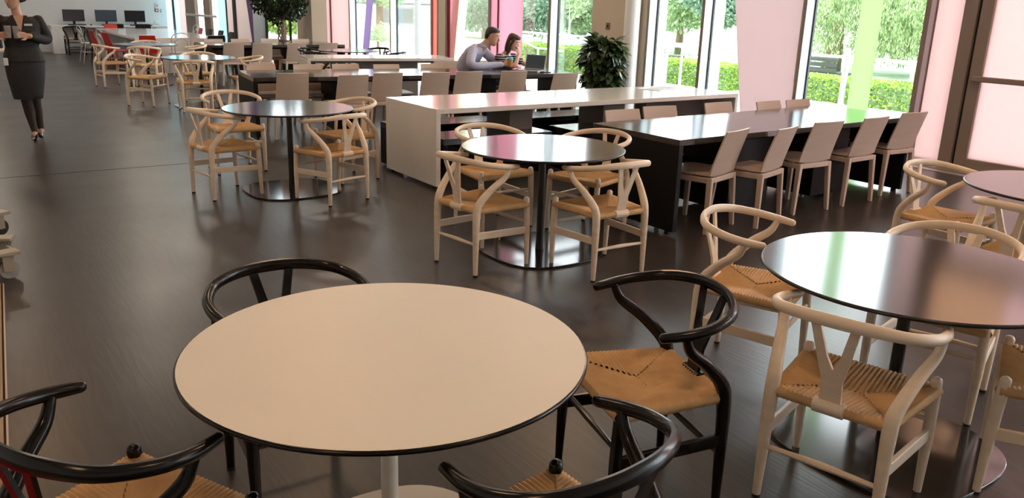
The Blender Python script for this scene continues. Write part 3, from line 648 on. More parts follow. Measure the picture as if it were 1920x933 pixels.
for k, lab, x, y, a in [
    ('ar', 'grey double arch chair at the near end of the far white table', 4.30, 18.72, 0),
    ('ar', 'grey double arch chair leftmost at the far white table', 3.12, 22.4, -85), ('ar', 'grey double arch chair between the two red chairs at the far white table', 3.22, 20.25, -80),
    ('ar', 'small grey arch chair on the window side of the far white table', 5.60, 23.3, 95),
    ('rd', 'red plastic chair at the left of the far white table, nearest the wall bench', 3.20, 20.85, -80), ('rd', 'red plastic chair at the left near corner of the far white table', 3.30, 19.75, -75),
    ('rd', 'red plastic chair across the far white table, before the middle monitor', 3.95, 24.35, 178), ('rd', 'small red plastic chair on the window side of the far white table', 5.52, 22.7, 92),
    ('rd', 'red plastic chair low behind the farthest round table', 3.75, 18.85, -20),
    ('bk', 'black rounded chair at the near right corner of the far white table', 5.0, 18.85, 10), ('bk', 'slim black chair between grey and red chairs, left of the far white table', 3.22, 21.5, -88),
    ('bk', 'black chair at the wall bench under the middle monitor', 4.15, 25.3, 0), ('bk', 'black chair at the wall bench under the right monitor', 4.85, 25.3, 0),
    ('bk', 'low black chair on the window side, left of the far door', 5.55, 22.0, 90), ('bk', 'low black chair on the window side, before the far door frame', 5.60, 21.2, 88), ('bk', 'black chair on the window side nearest to us, by the far door', 5.62, 20.3, 92)]:
    place(k, lab, (x, y, 0), a, 'mixed chairs round the far white table')

# ------------------------------------------------------------------ left edge: trolley, red mat, table end
t = thing('trolley', 'trolley with grey casters at the left edge', 'trolley', (-.42, 5.40, 0))
MB().box(0, .02, .17, .57, 1.35, .20).build('deck', 'white_paint', t, .005)
MB().box(.0, .06, .20, .53, 1.30, .9).build('cabinet', 'white_paint', t, .01)
for x, y, m, rz in ((.60, .12, 'caster_wheel', 15), (.60, .48, 'caster_wheel', -20), (.62, 1.18, 'rubber', 30), (.06, .14, 'caster_wheel', 0), (.06, 1.15, 'rubber', 0)):
    c = thing('caster', None, None, (x, y, 0), R(rz)); c.parent = t
    MB().box(-.05, -.05, .150, .07, .05, .170).build('plate', 'caster_plate', c, .003)
    for s in (-1, 1): MB().box(-.025, s * .022 - .003, .05, .035, s * .022 + .003, .150).build('fork', 'caster_plate', c)
    M = Matrix.Translation((.01, 0, .058)) @ Matrix.Rotation(PI / 2, 4, 'X')
    MB().lathe([(.040, -.016), (.056, -.014), (.058, 0), (.056, .014), (.040, .016)], 24).xf(M).build('wheel', m, c); MB().lathe([(.012, -.024), (.012, .024)], 12).xf(M).build('hub', 'steel', c)
tag(MB().prism([(-1.4, 2.0), (-.085, 2.0), (-.012, 3.17), (-1.4, 3.2)], .011, .018).build('floor_mat', 'mat_red', None, .003), 'red floor mat in the bottom left corner on tan tiles', 'mat')
t = thing('side_table', 'pale table end at the left edge behind the standing woman', 'table', (-.25, 15.6, 0))
MB().box(0, 0, .70, 1.18, 1.2, .735).build('tabletop', 'cream_wood', t, .004)
for x, y in ((.06, .06), (.99, .06), (.99, 1.12), (.06, 1.12)): MB().box(x, y, 0, x + .045, y + .045, .70).build('leg', 'white_paint', t)
t = thing('handbag', 'small black bag on the pale table end behind the standing woman', 'bag', (.84, 15.72, .735))
MB().box(-.08, -.05, 0, .08, .05, .22).build('body', 'plastic_black', t, .02); MB().tube([(-.06, 0, .21), (-.05, 0, .30), (.05, 0, .30), (.06, 0, .21)], .008, 6, 10).build('strap', 'plastic_black', t)

# ------------------------------------------------------------------ things on the tables
lp = thing('laptop', 'open grey laptop on the black table beside the woman in stripes', 'laptop', (7.05, 9.78, .738 - .003), R(-62))
MB().box(-.16, -.11, 0, .16, .11, .014).build('base', 'laptop', lp, .003)
ld = MB().box(-.16, -.004, 0, .16, .004, .215).xf(Matrix.Translation((0, .108, .014)) @ Matrix.Rotation(R(-18), 4, 'X')).build('lid', 'laptop', lp, .002)
MB().box(-.148, -.006, .014, .148, -.0045, .205).xf(Matrix.Translation((0, .108, .014)) @ Matrix.Rotation(R(-18), 4, 'X')).build('screen', 'screen_blue', ld); MB().box(-.14, -.02, .0142, .14, .08, .016).build('keys', 'plastic_black', lp)
ph = thing('phone', 'black phone lying on the black table right of the laptop', 'phone', (7.10, 9.50, .735), R(-30)); MB().box(-.075, -.036, 0, .075, .036, .008).build('body', 'plastic_black', ph, .003); MB().box(-.068, -.032, .0079, .068, .032, .0086).build('glass', 'screen', ph)
pp = thing('newspaper', 'open newspaper on the window end of the white long table', 'newspaper', (7.08, 7.17, .735), R(12))
MB().prism([(-.26, -.17), (0, -.18), (0, .18), (-.26, .17)], 0, .006).build('sheet', 'paper', pp); MB().prism([(0, -.18), (.25, -.15), (.25, .19), (0, .18)], 0, .009).build('sheet', 'paper', pp); MB().box(-.22, -.12, .006, -.04, .06, .0068).build('picture', 'paper_print', pp); MB().box(.04, -.1, .009, .21, .1, .0098).build('picture', 'paper_print', pp)
# ------------------------------------------------------------------ indoor plants
rnd = random.Random(4)
def leaf_mesh(L, w, m, name='leaf'):
    n = 6; V = []; F = []
    for i in range(n + 1):
        s = i / n; wd = w * math.sin(PI * min(1, s * .93 + .05)) ** .8; x = L * s; z = -.55 * L * s * s
        V += [(x, -wd, z + wd * .35), (x, 0, z), (x, wd, z + wd * .35)]
    for i in range(n):
        for k in range(2): F.append((i * 3 + k, i * 3 + k + 1, (i + 1) * 3 + k + 1, (i + 1) * 3 + k))
    mb = MB(); mb.add(V, F); return mb.mesh(name, m, 80)
t = thing('potted_plant', 'bushy potted plant with broad dark leaves before the beige wall', 'plant', (8.58, 10.0, 0))
MB().lathe([(.17, 0), (.21, .05), (.245, .40), (.25, .43), (.235, .43), (.225, .38), (.0, .37)], 32).build('pot', 'black_pot', t)
for i in range(7):
    a = i * .9; MB().tube([(.06 * math.cos(a), .06 * math.sin(a), .36), (.12 * math.cos(a), .12 * math.sin(a), .7), (.16 * math.cos(a + .3), .16 * math.sin(a + .3), 1.0)], .009, 6, 8).build('stem', 'bark', t)
lm = [leaf_mesh(.19, .056, 'leaf_dark'), leaf_mesh(.15, .046, 'leaf_dark'), leaf_mesh(.16, .046, 'leaf_yellow')]
rg = np.random.default_rng(3); d = rg.normal(size=(1500, 3)); d /= np.linalg.norm(d, axis=1)[:, None]
leaves('inner_foliage', d * (rg.uniform(.2, 1, 1500) ** .5)[:, None] * np.array([.27, .27, .40]) + np.array([0, 0, .78]), .13, 'leaf_ficus', t, 8, .55)
for i in range(290):
    z = rnd.uniform(.40, 1.16); rm = .34 * (1 - max(0, (z - .75) / .5) ** 2) ** .5 if z > .75 else .31 + .03 * math.sin(z * 9)
    a = rnd.uniform(0, 2 * PI); r = rm * rnd.uniform(.45, 1) ** .6
    o = bpy.data.objects.new('leaf', lm[0 if i % 3 else 1] if rnd.random() > .12 else lm[2]); COL.objects.link(o); o.parent = t
    o.location = (r * math.cos(a) * .85, r * math.sin(a) * .85, z); o.rotation_euler = (rnd.uniform(-.5, .5), rnd.uniform(-.75, .5) - (.5 if z > 1.05 else 0), a + rnd.uniform(-.7, .7))
t = thing('potted_tree', 'small braided-trunk tree with a dark crown in a red pot', 'tree', (6.20, 17.82, 0))
MB().lathe([(.13, 0), (.16, .05), (.205, .69), (.21, .74), (.195, .74), (.18, .68), (0, .67)], 32).build('pot', 'dark_red_pot', t); MB().lathe([(.02, .68), (.185, .69)], 24).build('soil', 'soil', t)
for k in range(4):
    pts = [(.055 * math.cos(k * PI / 2 + z * 7), .055 * math.sin(k * PI / 2 + z * 7), .68 + z * .62) for z in [i / 12 for i in range(13)]]
    MB().tube(pts, .016, 6, 36).build('stem', 'bark', t)
rg = np.random.default_rng(5); n = 5200; d = rg.normal(size=(n, 3)); d /= np.linalg.norm(d, axis=1)[:, None]; rr = rg.uniform(.25, 1, n) ** .45
C = d * rr[:, None] * np.array([.62, .58, .60]) + np.array([0, 0, 1.66]); low = C[:, 2] < 1.25; C[low, 2] += rg.uniform(0, .25, low.sum())
C[:, 2] += .12 * np.sin(C[:, 0] * 9) * np.cos(C[:, 1] * 8)
leaves('foliage', C, .085, 'leaf_ficus', t, 6, .5, .8)

# ------------------------------------------------------------------ people
def head_parts(mb, M, s=1.0):
    """face towards -y, z up, origin at the head's centre; height .235"""
    prof = [(-.118, .022, -.062, -.010), (-.108, .040, -.080, .012), (-.085, .053, -.088, .035), (-.055, .060, -.089, .055), (-.02, .068, -.087, .080), (.015, .072, -.086, .094), (.05, .073, -.086, .098), (.08, .068, -.078, .090), (.102, .052, -.056, .070), (.116, .025, -.02, .035)]
    rings = [(Vector((0, (f + b) / 2, z)), Vector((w, 0, 0)), Vector((0, (b - f) / 2, 0))) for z, w, f, b in prof]
    h = MB().loft(rings, 20, 2.2)
    h.tube([(0, -.084, .022), (0, -.096, -.004), (0, -.106, -.022), (0, -.092, -.031)], [.007, .009, .0125, .010], 8, 10)
    h.tube([(0, -.086, -.055), (0, -.088, -.06)], [(.018, .006), (.018, .006)], 8)
    for sx in (-1, 1):
        h.tube([(sx * .070, .008, .022), (sx * .077, .016, .010), (sx * .072, .010, -.024)], [(.011, .008), (.014, .007), (.008, .006)], 8, 8)
        h.tube([(sx * .012, -.089, .034), (sx * .032, -.086, .038), (sx * .05, -.072, .034)], [.005, .006, .005], 6, 8)
    h.v = [tuple(Vector(v) * s) for v in h.v]; h.xf(M); mb.add(h.v, h.f)
def face_parts(M, parent, s=1.0, brow='hair_dark'):
    T = lambda p: M @ (Vector(p) * s)
    for sx in (-1, 1):
        c = T((sx * .031, -.0785, .018)); e = MB(); e.lathe([(.0005, -.0105), (.0075, -.0075), (.0105, 0), (.0075, .0075), (.0005, .0105)], 12, c); ey = e.build('eye', 'eye_white', parent)
        c2 = T((sx * .030, -.0865, .0165)); MB().lathe([(.0005, -.005), (.0045, 0), (.0005, .005)], 10, c2).build('iris', 'iris', ey)
        MB().tube([T((sx * .014, -.0935, .036)), T((sx * .032, -.0915, .041)), T((sx * .05, -.077, .035))], .0032, 6, 8).build('eyebrow', brow, parent)
    MB().tube([T((-.022, -.0875, -.056)), T((0, -.0945, -.054)), T((.022, -.0875, -.056))], [.0025, .005, .0025], 6, 8).build('lips', 'lips', parent)
def hand(mb, wr, d, n, curl=.6, s=1.0, thumb=1, spread=1.):
    """wr wrist, d direction of the fingers, n palm normal; thumb on side thumb*(d x n)"""
    wr, d, n = Vector(wr), Vector(d).normalized(), Vector(n).normalized(); n = (n - d * n.dot(d)).normalized(); sd = d.cross(n) * thumb
    mb.loft([(wr - d * .015, sd * .023 * s, n * .019 * s), (wr + d * .02 * s, sd * .031 * s, n * .017 * s), (wr + d * .06 * s, sd * .040 * s, n * .015 * s), (wr + d * .088 * s, sd * .038 * s, n * .012 * s)], 12, 2.6)
    for k, L in ((0, .92), (1, 1.0), (2, .95), (3, .76)):
        o = sd * (.030 - .0205 * k) * s * spread; p = wr + d * (.082 + (0, .006, .003, -.008)[k]) * s + o; pts = [p - d * .012 * s]; dd = d.copy(); pts.append(p)
        for j, l in enumerate((.042, .027, .022)):
            ax = d.cross(n); dd = (Matrix.Rotation(curl * (.75, 1.0, .7)[j], 3, ax) @ dd).normalized(); p = p + dd * l * L * s; pts.append(p.copy())
        mb.tube(pts, [.0095 * s, .0095 * s, .0088 * s, .008 * s, .0068 * s], 8, 12)
    b = wr + d * .022 * s + sd * .026 * s; d1 = (d * .62 + sd * .62 + n * .35).normalized(); d2 = (d * .85 + sd * .18 + n * .55).normalized()
    mb.tube([b - d1 * .01, b + d1 * .036 * s, b + d1 * .036 * s + d2 * .030 * s, b + d1 * .036 * s + d2 * .055 * s], [.012 * s, .0115 * s, .010 * s, .0075 * s], 8, 12)
def remesh(mb, name, m, parent, vox=.0065, smooth=4):
    o = mb.build(name, m, parent); r = o.modifiers.new('r', 'REMESH'); r.mode = 'VOXEL'; r.voxel_size = vox; r.use_smooth_shade = True
    if smooth: s = o.modifiers.new('s', 'SMOOTH'); s.iterations = smooth; s.factor = .5
    return o
def torso(mb, rows, right, n=18, e=2.4):
    """rows: centre, half width, half depth, (front vector)"""
    rr = []
    for c, hw, hd, fr in rows:
        fr = Vector(fr).normalized(); r_ = Vector(right).normalized(); r_ = (r_ - fr * r_.dot(fr)).normalized(); rr.append((c, r_ * hw, fr * hd))
    mb.loft(rr, n, e)

# --- standing woman in a black skirt suit (local x to the right of the picture, y away)
P = thing('person', 'standing person in a black skirt suit holding two glasses, at the left', 'person', (.86, 10.82, 0), R(-4.5)); P.scale = (.97, .97, .945)
fw = (0, -1, 0); HM = Matrix.Translation((-.068, -.03, 1.652)) @ Euler((R(10), 0, R(-52))).to_matrix().to_4x4()
b = MB(); head_parts(b, HM, .98)
b.tube([(-.045, .01, 1.42), (-.055, .0, 1.50), (-.062, -.005, 1.60)], [.062, .05, .05], 14, 10)
torso(b, [((-.04, 0, .84), .165, .11, fw), ((-.04, 0, .95), .185, .125, fw), ((-.045, 0, 1.10), .145, .105, fw), ((-.036, 0, 1.28), .165, .115, fw), ((-.035, .005, 1.40), .18, .10, fw), ((-.038, .01, 1.455), .10, .07, fw)], (1, 0, 0))
armR = [(.145, .01, 1.415), (.215, .03, 1.19), (.035, -.21, 1.235)]; armL = [(-.215, .01, 1.41), (-.36, -.01, 1.19), (-.275, -.22, 1.235)]
for A in (armR, armL): b.tube(A, [.05, .042, .027], 12, 18)
hand(b, armR[2], (-.80, -.25, .12), (-.30, -.5, .1), .62, .97, -1); hand(b, armL[2], (.82, -.25, .12), (.30, -.5, .1), .62, .97, 1)
legs = [[(-.11, 0, .86), (-.075, -.01, .50), (-.06, .02, .33), (-.035, .02, .10)], [(.04, .02, .86), (.015, .02, .50), (.02, .09, .33), (.035, .11, .12)]]
lr = [.082, .056, .052, .03]
for l in legs: b.tube(l, lr, 14, 20)
for l in legs: e = Vector(l[-1]); b.tube([e, e + Vector((-.005, -.05, -.05)), e + Vector((-.01, -.14, -.08))], [.028, .03, .022], 10, 8)
body = remesh(b, 'body', 'skin', P); face_parts(HM, P, .98)
m_ = MB()
for l in legs: m_.tube([Vector(q) for q in l], [r + .004 for r in lr], 16, 24)
remesh(m_, 'tights', 'tights', P, .008)
for l in legs:
    e = Vector(l[-1]); z0 = e.z - .10
    s_ = MB().loft([(e + Vector((0, .035, -.03)), (.030, 0, 0), (0, .02, .03)), (e + Vector((0, .0, -.035)), (.036, 0, 0), (0, .01, .036)), (e + Vector((-.003, -.06, -.055)), (.040, 0, 0), (0, 0, .028)), (e + Vector((-.006, -.13, -.072)), (.036, 0, 0), (0, 0, .018)), (e + Vector((-.008, -.165, -.08)), (.018, 0, 0), (0, 0, .012))], 14)
    sh = s_.build('shoe', 'shoe', P); MB().tube([e + Vector((0, .04, -.045)), e + Vector((0, .045, -.095))], [.015, .009], 8).build('heel', 'shoe', sh)
sk = MB(); torso(sk, [((-.052, 0, .50), .150, .125, fw), ((-.05, 0, .55), .160, .132, fw), ((-.045, 0, .75), .192, .15, fw), ((-.04, 0, .93), .208, .155, fw), ((-.042, 0, 1.06), .165, .125, fw)], (1, 0, 0), 24); sk.build('skirt', 'skirt_black', P, sharp=80)
j = MB(); torso(j, [((-.038, 0, .93), .215, .165, fw), ((-.040, 0, 1.0), .205, .155, fw), ((-.044, 0, 1.10), .170, .130, fw), ((-.036, 0, 1.28), .192, .142, fw), ((-.035, .005, 1.39), .200, .120, fw), ((-.038, .01, 1.445), .135, .085, fw)], (1, 0, 0), 24)
for A in (armR, armL): j.tube([A[0], A[1], Vector(A[1]).lerp(Vector(A[2]), .86)], [.060, .060, .047], 16, 24)
remesh(j, 'jacket', 'suit_black', P, .009, 3)
for sx, x0, x1 in ((-1, -.125, -.075), (1, .012, -.035)):
    MB().hexa([(-.034 + sx * .012, -.150, 1.17), (-.034 + sx * .055, -.146, 1.17), (-.034 + sx * .055, -.152, 1.18), (-.034 + sx * .012, -.156, 1.18), (-.038 + sx * .04, -.100, 1.46), (-.038 + sx * .085, -.085, 1.46), (-.038 + sx * .085, -.10, 1.46), (-.038 + sx * .04, -.115, 1.46)]).build('lapel', 'suit_black', P, .003)
MB().hexa([(-.040, -.148, 1.29), (-.030, -.148, 1.29), (-.030, -.1, 1.29), (-.040, -.1, 1.29), (-.092, -.122, 1.455), (.008, -.122, 1.455), (.008, -.06, 1.455), (-.092, -.06, 1.455)]).build('neckline', 'skin', P)
hr = MB(); prof = [(-.06, .05, .02, .10), (-.02, .075, -.02, .108), (.02, .080, -.045, .112), (.06, .082, -.078, .112), (.09, .076, -.085, .104), (.112, .06, -.066, .085), (.126, .03, -.03, .04)]
hr.loft([(Vector((0, (f + k) / 2, z)), Vector((w, 0, 0)), Vector((0, (k - f) / 2, 0))) for z, w, f, k in prof], 20); hr.lathe([(.004, -.045), (.035, -.03), (.046, 0), (.035, .03), (.004, .045)], 16, (0, .115, -.02)); hr.xf(HM).build('hair', 'hair_dark', P, sharp=80)
MB().box(.005, -.150, 1.345, .085, -.140, 1.368).build('name_badge', 'tag', P, .002); MB().box(-.245, -.155, .90, -.20, -.15, .985).build('key_card', 'tag', P, .002); MB().tube([(-.21, -.15, .98), (-.17, -.165, 1.04)], .004, 6).build('card_strap', 'black_panel', P)
wv = Vector(armR[2]) - Vector(armR[1]); wc = Vector(armR[1]).lerp(Vector(armR[2]), .95)
MB().tube([wc - wv * .03, wc + wv * .03], .033, 18, 0, round_ends=False).build('wristwatch', 'gold', P)
def tumbler(label, loc):
    t = thing('drinking_glass', label, 'glass', loc, 0, 'glasses in the standing person\'s hands')
    MB().lathe([(.027, .0), (.034, .13), (.0325, .13), (.026, .006)], 20).build('wall', 'tumbler', t); MB().lathe([(.002, .004), (.0255, .006)], 20).build('bottom', 'tumbler', t)
Mw = P.matrix_basis if False else Matrix.Translation(P.location) @ Matrix.Rotation(R(-4.5), 4, 'Z') @ Matrix.Diagonal((.97, .97, .945, 1))
tumbler('taller clear drinking glass in the standing woman\'s hands, on the left', Mw @ Vector((-.160, -.305, 1.215))); tumbler('clear drinking glass in the standing woman\'s hands, on the right', Mw @ Vector((-.082, -.295, 1.21)))

# --- seated man in a pale striped shirt
P = thing('person', 'seated man in a pale shirt holding a paper cup', 'person', (6.42, 10.72, 0))
O = Vector((6.42, 10.72, 0)); v = lambda x, y, z: Vector((x, y, z)) - O
ang = math.atan2(.74, .67); HM = Matrix.Translation(v(6.775, 10.40, 1.185)) @ Euler((R(16), 0, ang)).to_matrix().to_4x4(); f = Vector((.6, -.8, 0)); rt = Vector((-.8, -.6, 0))
b = MB(); head_parts(b, HM, 1.08)
b.tube([v(6.64, 10.52, 1.0), v(6.69, 10.47, 1.06), v(6.74, 10.43, 1.12)], [.07, .058, .056], 14, 8)
trow = [(v(6.50, 10.78, .47), .17, .13, f), (v(6.51, 10.74, .62), .16, .12, f + Vector((0, 0, .1))), (v(6.54, 10.66, .82), .175, .125, f + Vector((0, 0, -.2))), (v(6.60, 10.57, .97), .185, .11, f + Vector((0, 0, -.35))), (v(6.64, 10.53, 1.045), .10, .075, f + Vector((0, 0, -.4)))]
torso(b, trow, rt)
armR = [v(6.475, 10.45, .985), v(6.33, 10.21, .79), v(6.83, 10.17, .80)]; armL = [v(6.76, 10.65, .985), v(6.93, 10.50, .80), v(7.02, 10.27, .785)]
for A in (armR, armL): b.tube(A, [.056, .046, .03], 12, 18)
hand(b, armR[2], (.95, -.12, .12), (.1, .9, .1), .55, 1.05, 1); hand(b, armL[2], (.3, -.9, 0), (0, 0, -1), .3, 1.0, 1)
lg = [[v(6.34, 10.70, .49), v(6.50, 10.30, .50), v(6.47, 10.36, .09)], [v(6.50, 10.78, .49), v(6.70, 10.36, .50), v(6.68, 10.40, .09)]]
for l in lg: b.tube(l, [.085, .062, .035], 14, 18); b.tube([l[2], l[2] + Vector((.03, -.08, -.05)), l[2] + Vector((.07, -.15, -.06))], [.035, .034, .025], 10, 6)
remesh(b, 'body', 'skin', P); face_parts(HM, P, 1.08)
sm = MB(); torso(sm, [(c, hw + .018, hd + .018, fr) for c, hw, hd, fr in trow[:-1]] + [(trow[-1][0], .10, .082, trow[-1][3])], rt, 20)
for A in (armR, armL): sm.tube([A[0], A[1], Vector(A[1]).lerp(Vector(A[2]), .93)], [.076, .062, .043], 14, 22)
remesh(sm, 'shirt', 'shirt_stripe', P, .009, 3)
MB().tube([v(6.585, 10.475, 1.055), v(6.69, 10.43, 1.05), v(6.755, 10.50, 1.06)], [(.02, .028)] * 3, 8, 10).build('collar', 'shirt_stripe', P)
for i in range(4): q = Vector((6.70, 10.445, 1.0)).lerp(Vector((6.585, 10.56, .74)), i / 3 * .8 + .05); MB().lathe([(.002, -.004), (.006, 0), (.002, .004)], 10, v(q.x + .02, q.y - .03, q.z)).build('button', 'shirt_blue', P)
tr = MB()
for l in lg: tr.tube(l, [.10, .078, .06], 14, 18)
remesh(tr, 'trousers', 'trouser', P, .012, 3)
for l in lg: e = l[2]; MB().loft([(e + Vector((-.02, .05, -.04)), (.034, .02, 0), (0, 0, .045)), (e + Vector((.02, -.06, -.052)), (.042, .02, 0), (0, 0, .034)), (e + Vector((.07, -.17, -.062)), (.034, .02, 0), (0, 0, .022))], 14).build('shoe', 'shoe', P)
hr = MB(); prof = [(-.05, .060, .045, .092), (-.01, .074, .012, .102), (.03, .078, -.02, .106), (.06, .079, -.075, .106), (.09, .074, -.088, .098), (.112, .058, -.074, .08), (.125, .028, -.03, .04)]
hr.loft([(Vector((0, (q + k) / 2, z)) * 1.08, Vector((w, 0, 0)) * 1.08, Vector((0, (k - q) / 2, 0)) * 1.08) for z, w, q, k in prof], 20).xf(HM).build('hair', 'hair_dark', P, sharp=80)
t = thing('paper_cup', 'paper cup with a teal lid in the seated man\'s hand', 'cup', (6.93, 10.135, .765)); MB().lathe([(.028, 0), (.038, .105)], 20).build('cup', 'cup_orange', t); MB().lathe([(.040, .10), (.041, .115), (.036, .13), (.034, .132)], 20).build('lid', 'teal', t)

# --- seated woman in a striped top
P = thing('person', 'seated woman in a navy striped top resting her chin on her hand', 'person', (7.10, 10.68, 0))
O = Vector((7.10, 10.68, 0)); ang = math.atan2(.45, .89); HM = Matrix.Translation(v(7.09, 10.30, 1.105)) @ Euler((R(20), 0, ang)).to_matrix().to_4x4(); f = Vector((.25, -.97, 0)); rt = Vector((-.97, -.25, 0))
b = MB(); head_parts(b, HM, .98); b.tube([v(7.05, 10.45, .92), v(7.06, 10.40, .98), v(7.075, 10.34, 1.05)], [.055, .046, .046], 14, 8)
trow = [(v(7.10, 10.72, .47), .165, .13, f), (v(7.10, 10.68, .60), .14, .11, f), (v(7.08, 10.58, .74), .15, .115, f + Vector((0, 0, -.3))), (v(7.06, 10.49, .86), .165, .10, f + Vector((0, 0, -.4))), (v(7.05, 10.45, .93), .09, .062, f + Vector((0, 0, -.4)))]
torso(b, trow, rt)
armR = [v(6.91, 10.42, .885), v(6.98, 10.13, .775), v(7.09, 10.155, .945)]; armL = [v(7.20, 10.48, .885), v(7.33, 10.28, .775), v(7.17, 10.05, .77)]
for A in (armR, armL): b.tube(A, [.046, .036, .025], 12, 18)
hand(b, armR[2], (.12, .18, .95), (-.2, .9, 0), 1.05, .92, 1); hand(b, armL[2], (-.4, -.9, -.05), (0, 0, -1), .35, .92, 1)
lg = [[v(7.02, 10.68, .49), v(7.04, 10.28, .50), v(7.04, 10.34, .08)], [v(7.18, 10.68, .49), v(7.24, 10.28, .50), v(7.24, 10.36, .08)]]
for l in lg: b.tube(l, [.08, .056, .03], 14, 18); b.tube([l[2], l[2] + Vector((0, -.08, -.045)), l[2] + Vector((0, -.14, -.055))], [.03, .03, .022], 10, 6)
remesh(b, 'body', 'skin_fair', P); face_parts(HM, P, .98, 'hair_brown')
sm = MB(); torso(sm, [(c, hw + .014, hd + .014, fr) for c, hw, hd, fr in trow[:-1]] + [(trow[-1][0], .088, .066, trow[-1][3])], rt, 20)
for A in (armR, armL): sm.tube([A[0], Vector(A[0]).lerp(Vector(A[1]), .55)], [.062, .056], 14)
remesh(sm, 'striped_top', 'navy_stripe', P, .009, 3)
tr = MB()
for l in lg: tr.tube(l, [.094, .07, .045], 14, 18)
remesh(tr, 'trousers', 'trouser', P, .012, 3)
for l in lg: e = l[2]; MB().loft([(e + Vector((0, .05, -.035)), (.03, 0, 0), (0, 0, .04)), (e + Vector((0, -.06, -.048)), (.038, 0, 0), (0, 0, .03)), (e + Vector((0, -.16, -.058)), (.03, 0, 0), (0, 0, .02))], 14).build('shoe', 'shoe', P)
hr = MB(); prof = [(-.16, .055, .03, .085), (-.12, .072, .015, .10), (-.06, .080, .0, .110), (-.01, .082, -.02, .112), (.03, .083, -.045, .112), (.06, .083, -.078, .110), (.09, .077, -.090, .102), (.112, .060, -.074, .082), (.126, .03, -.03, .04)]
hr.loft([(Vector((0, (q + k) / 2, z)), Vector((w, 0, 0)), Vector((0, (k - q) / 2, 0))) for z, w, q, k in prof], 20)
hr.tube([(-.065, -.03, .06), (-.078, -.005, -.03), (-.07, .0, -.12), (-.06, .01, -.19)], [.02, .024, .028, .012], 10, 12); hr.tube([(.06, -.035, .06), (.076, -.01, -.02), (.07, .02, -.12)], [.018, .02, .016], 10, 12)
hr.xf(HM).build('hair', 'hair_brown', P, sharp=80)

# ------------------------------------------------------------------ outside: paving, hedges, railing, bollards, trees
st(MB().box(-60, -40, -.12, 160, 160, -.06).build('ground_outside', 'paving'))
st(MB().box(16.3, -20, -.07, 45, 60, -.05).build('ground_lawn', 'lawn'))
t = thing('garden_fence', 'grey slatted garden fence outside, right of the green band', 'fence', (25.5, 9.0, -.06))
for i in range(9): MB().box(0, i * .6, .06, .04, i * .6 + .57, .95).build('board', 'fence_grey', t)
for i in range(4): MB().box(.04, i * 1.75, 0, .12, i * 1.75 + .1, 1.0).build('post', 'fence_grey', t)
def hedge(label, x0, y0, x1, y1, h, seed, n):
    t = thing('hedge', label, 'hedge', ((x0 + x1) / 2, (y0 + y1) / 2, -.06), 0, 'clipped hedges outside')
    a, c = (x1 - x0) / 2, (y1 - y0) / 2; MB().box(-a + .06, -c + .06, 0, a - .06, c - .06, h - .05).build('core', 'leaf_blue', t)
    rg = np.random.default_rng(seed); P_ = rg.uniform(-1, 1, (n, 3)); k = rg.integers(0, 4, n)
    P_[k == 0, 0] = -1 + rg.uniform(-.05, .12, (k == 0).sum()); P_[k == 1, 1] = rg.choice([-1, 1], (k == 1).sum()); P_[k >= 2, 2] = 1 - rg.uniform(-.15, .2, (k >= 2).sum())
    leaves('foliage', P_ * np.array([a, c, h / 2]) + np.array([0, 0, h / 2]), .062, 'leaf_hedge', t, seed, .55)
hedge('low clipped hedge seen through the window with the green band', 14.55, 7.6, 15.3, 11.6, .46, 11, 9000)
hedge('clipped hedge seen beside the left steel bollard', 14.2, 12.4, 15.0, 14.9, .52, 12, 6000)
hedge('clipped hedge seen behind the laptop', 13.75, 16.3, 14.6, 20.0, .60, 13, 8000)
def bollard(label, x, y, h, r=.055):
    t = thing('bollard_light', label, 'bollard', (x, y, -.06), 0, 'steel bollards outside')
    MB().lathe([(r, 0), (r, h), (r * .9, h + .02)], 24).build('post', 'steel', t); MB().lathe([(r * 1.05, h - .12), (r * 1.05, h - .10)], 24).build('ring', 'white_steel', t); MB().box(-r - .004, -.012, .1, -r + .01, .012, h - .15).build('slot', 'white_steel', t)
bollard('steel bollard post left of the green band', 13.99, 9.38, 1.08); bollard('steel bollard post seen above the newspaper', 13.28, 13.37, .84, .06)
t = thing('railing', 'glass railing with a steel handrail behind the hedges', 'railing', (15.6, 6, -.06))
for i in range(13): MB().box(-.02, i * 1.5 - .02, 0, .02, i * 1.5 + .02, .83).build('post', 'white_steel', t)
MB().tube([(0, -.2, .84), (0, 18.2, .84)], .028, 10).build('handrail', 'white_steel', t)
for i in range(12): MB().box(-.006, i * 1.5 + .05, .12, .006, i * 1.5 + 1.45, .78).build('glass_panel', 'balustrade_glass', t)
def handrail(label, pts, posts):
    t = thing('stair_handrail', label, 'handrail', (pts[0][0], pts[0][1], -.06)); o = Vector(pts[0]); o.z = -.06
    MB().tube([Vector(p) - o for p in pts], .022, 8, 0).build('rail', 'steel', t)
    for p in posts: MB().tube([Vector((p[0], p[1], -.06)) - o, Vector(p) - o], [.03, .022], 8).build('post', 'white_steel', t)
handrail('sloping steel handrail seen behind the newspaper', [(13.6, 13.9, .84), (13.6, 13.25, .84), (13.6, 12.6, .60)], [(13.6, 13.2, .83)])
handrail('sloping steel handrail seen above the laptop', [(13.4, 20.4, 1.0), (13.4, 18.4, .52), (13.4, 17.2, .50)], [(13.4, 18.3, .50)])
handrail('sloping steel handrail seen left of the seated man', [(13.2, 25.0, 1.1), (13.2, 21.8, .45)], [(13.2, 22.2, .52)])
def outside_column(label, x, y, r, m):
    t = thing('canopy_column', label, 'column', (x, y, -.06), 0, 'columns outside'); MB().lathe([(r, .02), (r, 6)], 24).build('shaft', m, t); MB().lathe([(r * 1.5, 0), (r * 1.5, .03)], 24).build('base_plate', 'steel', t)
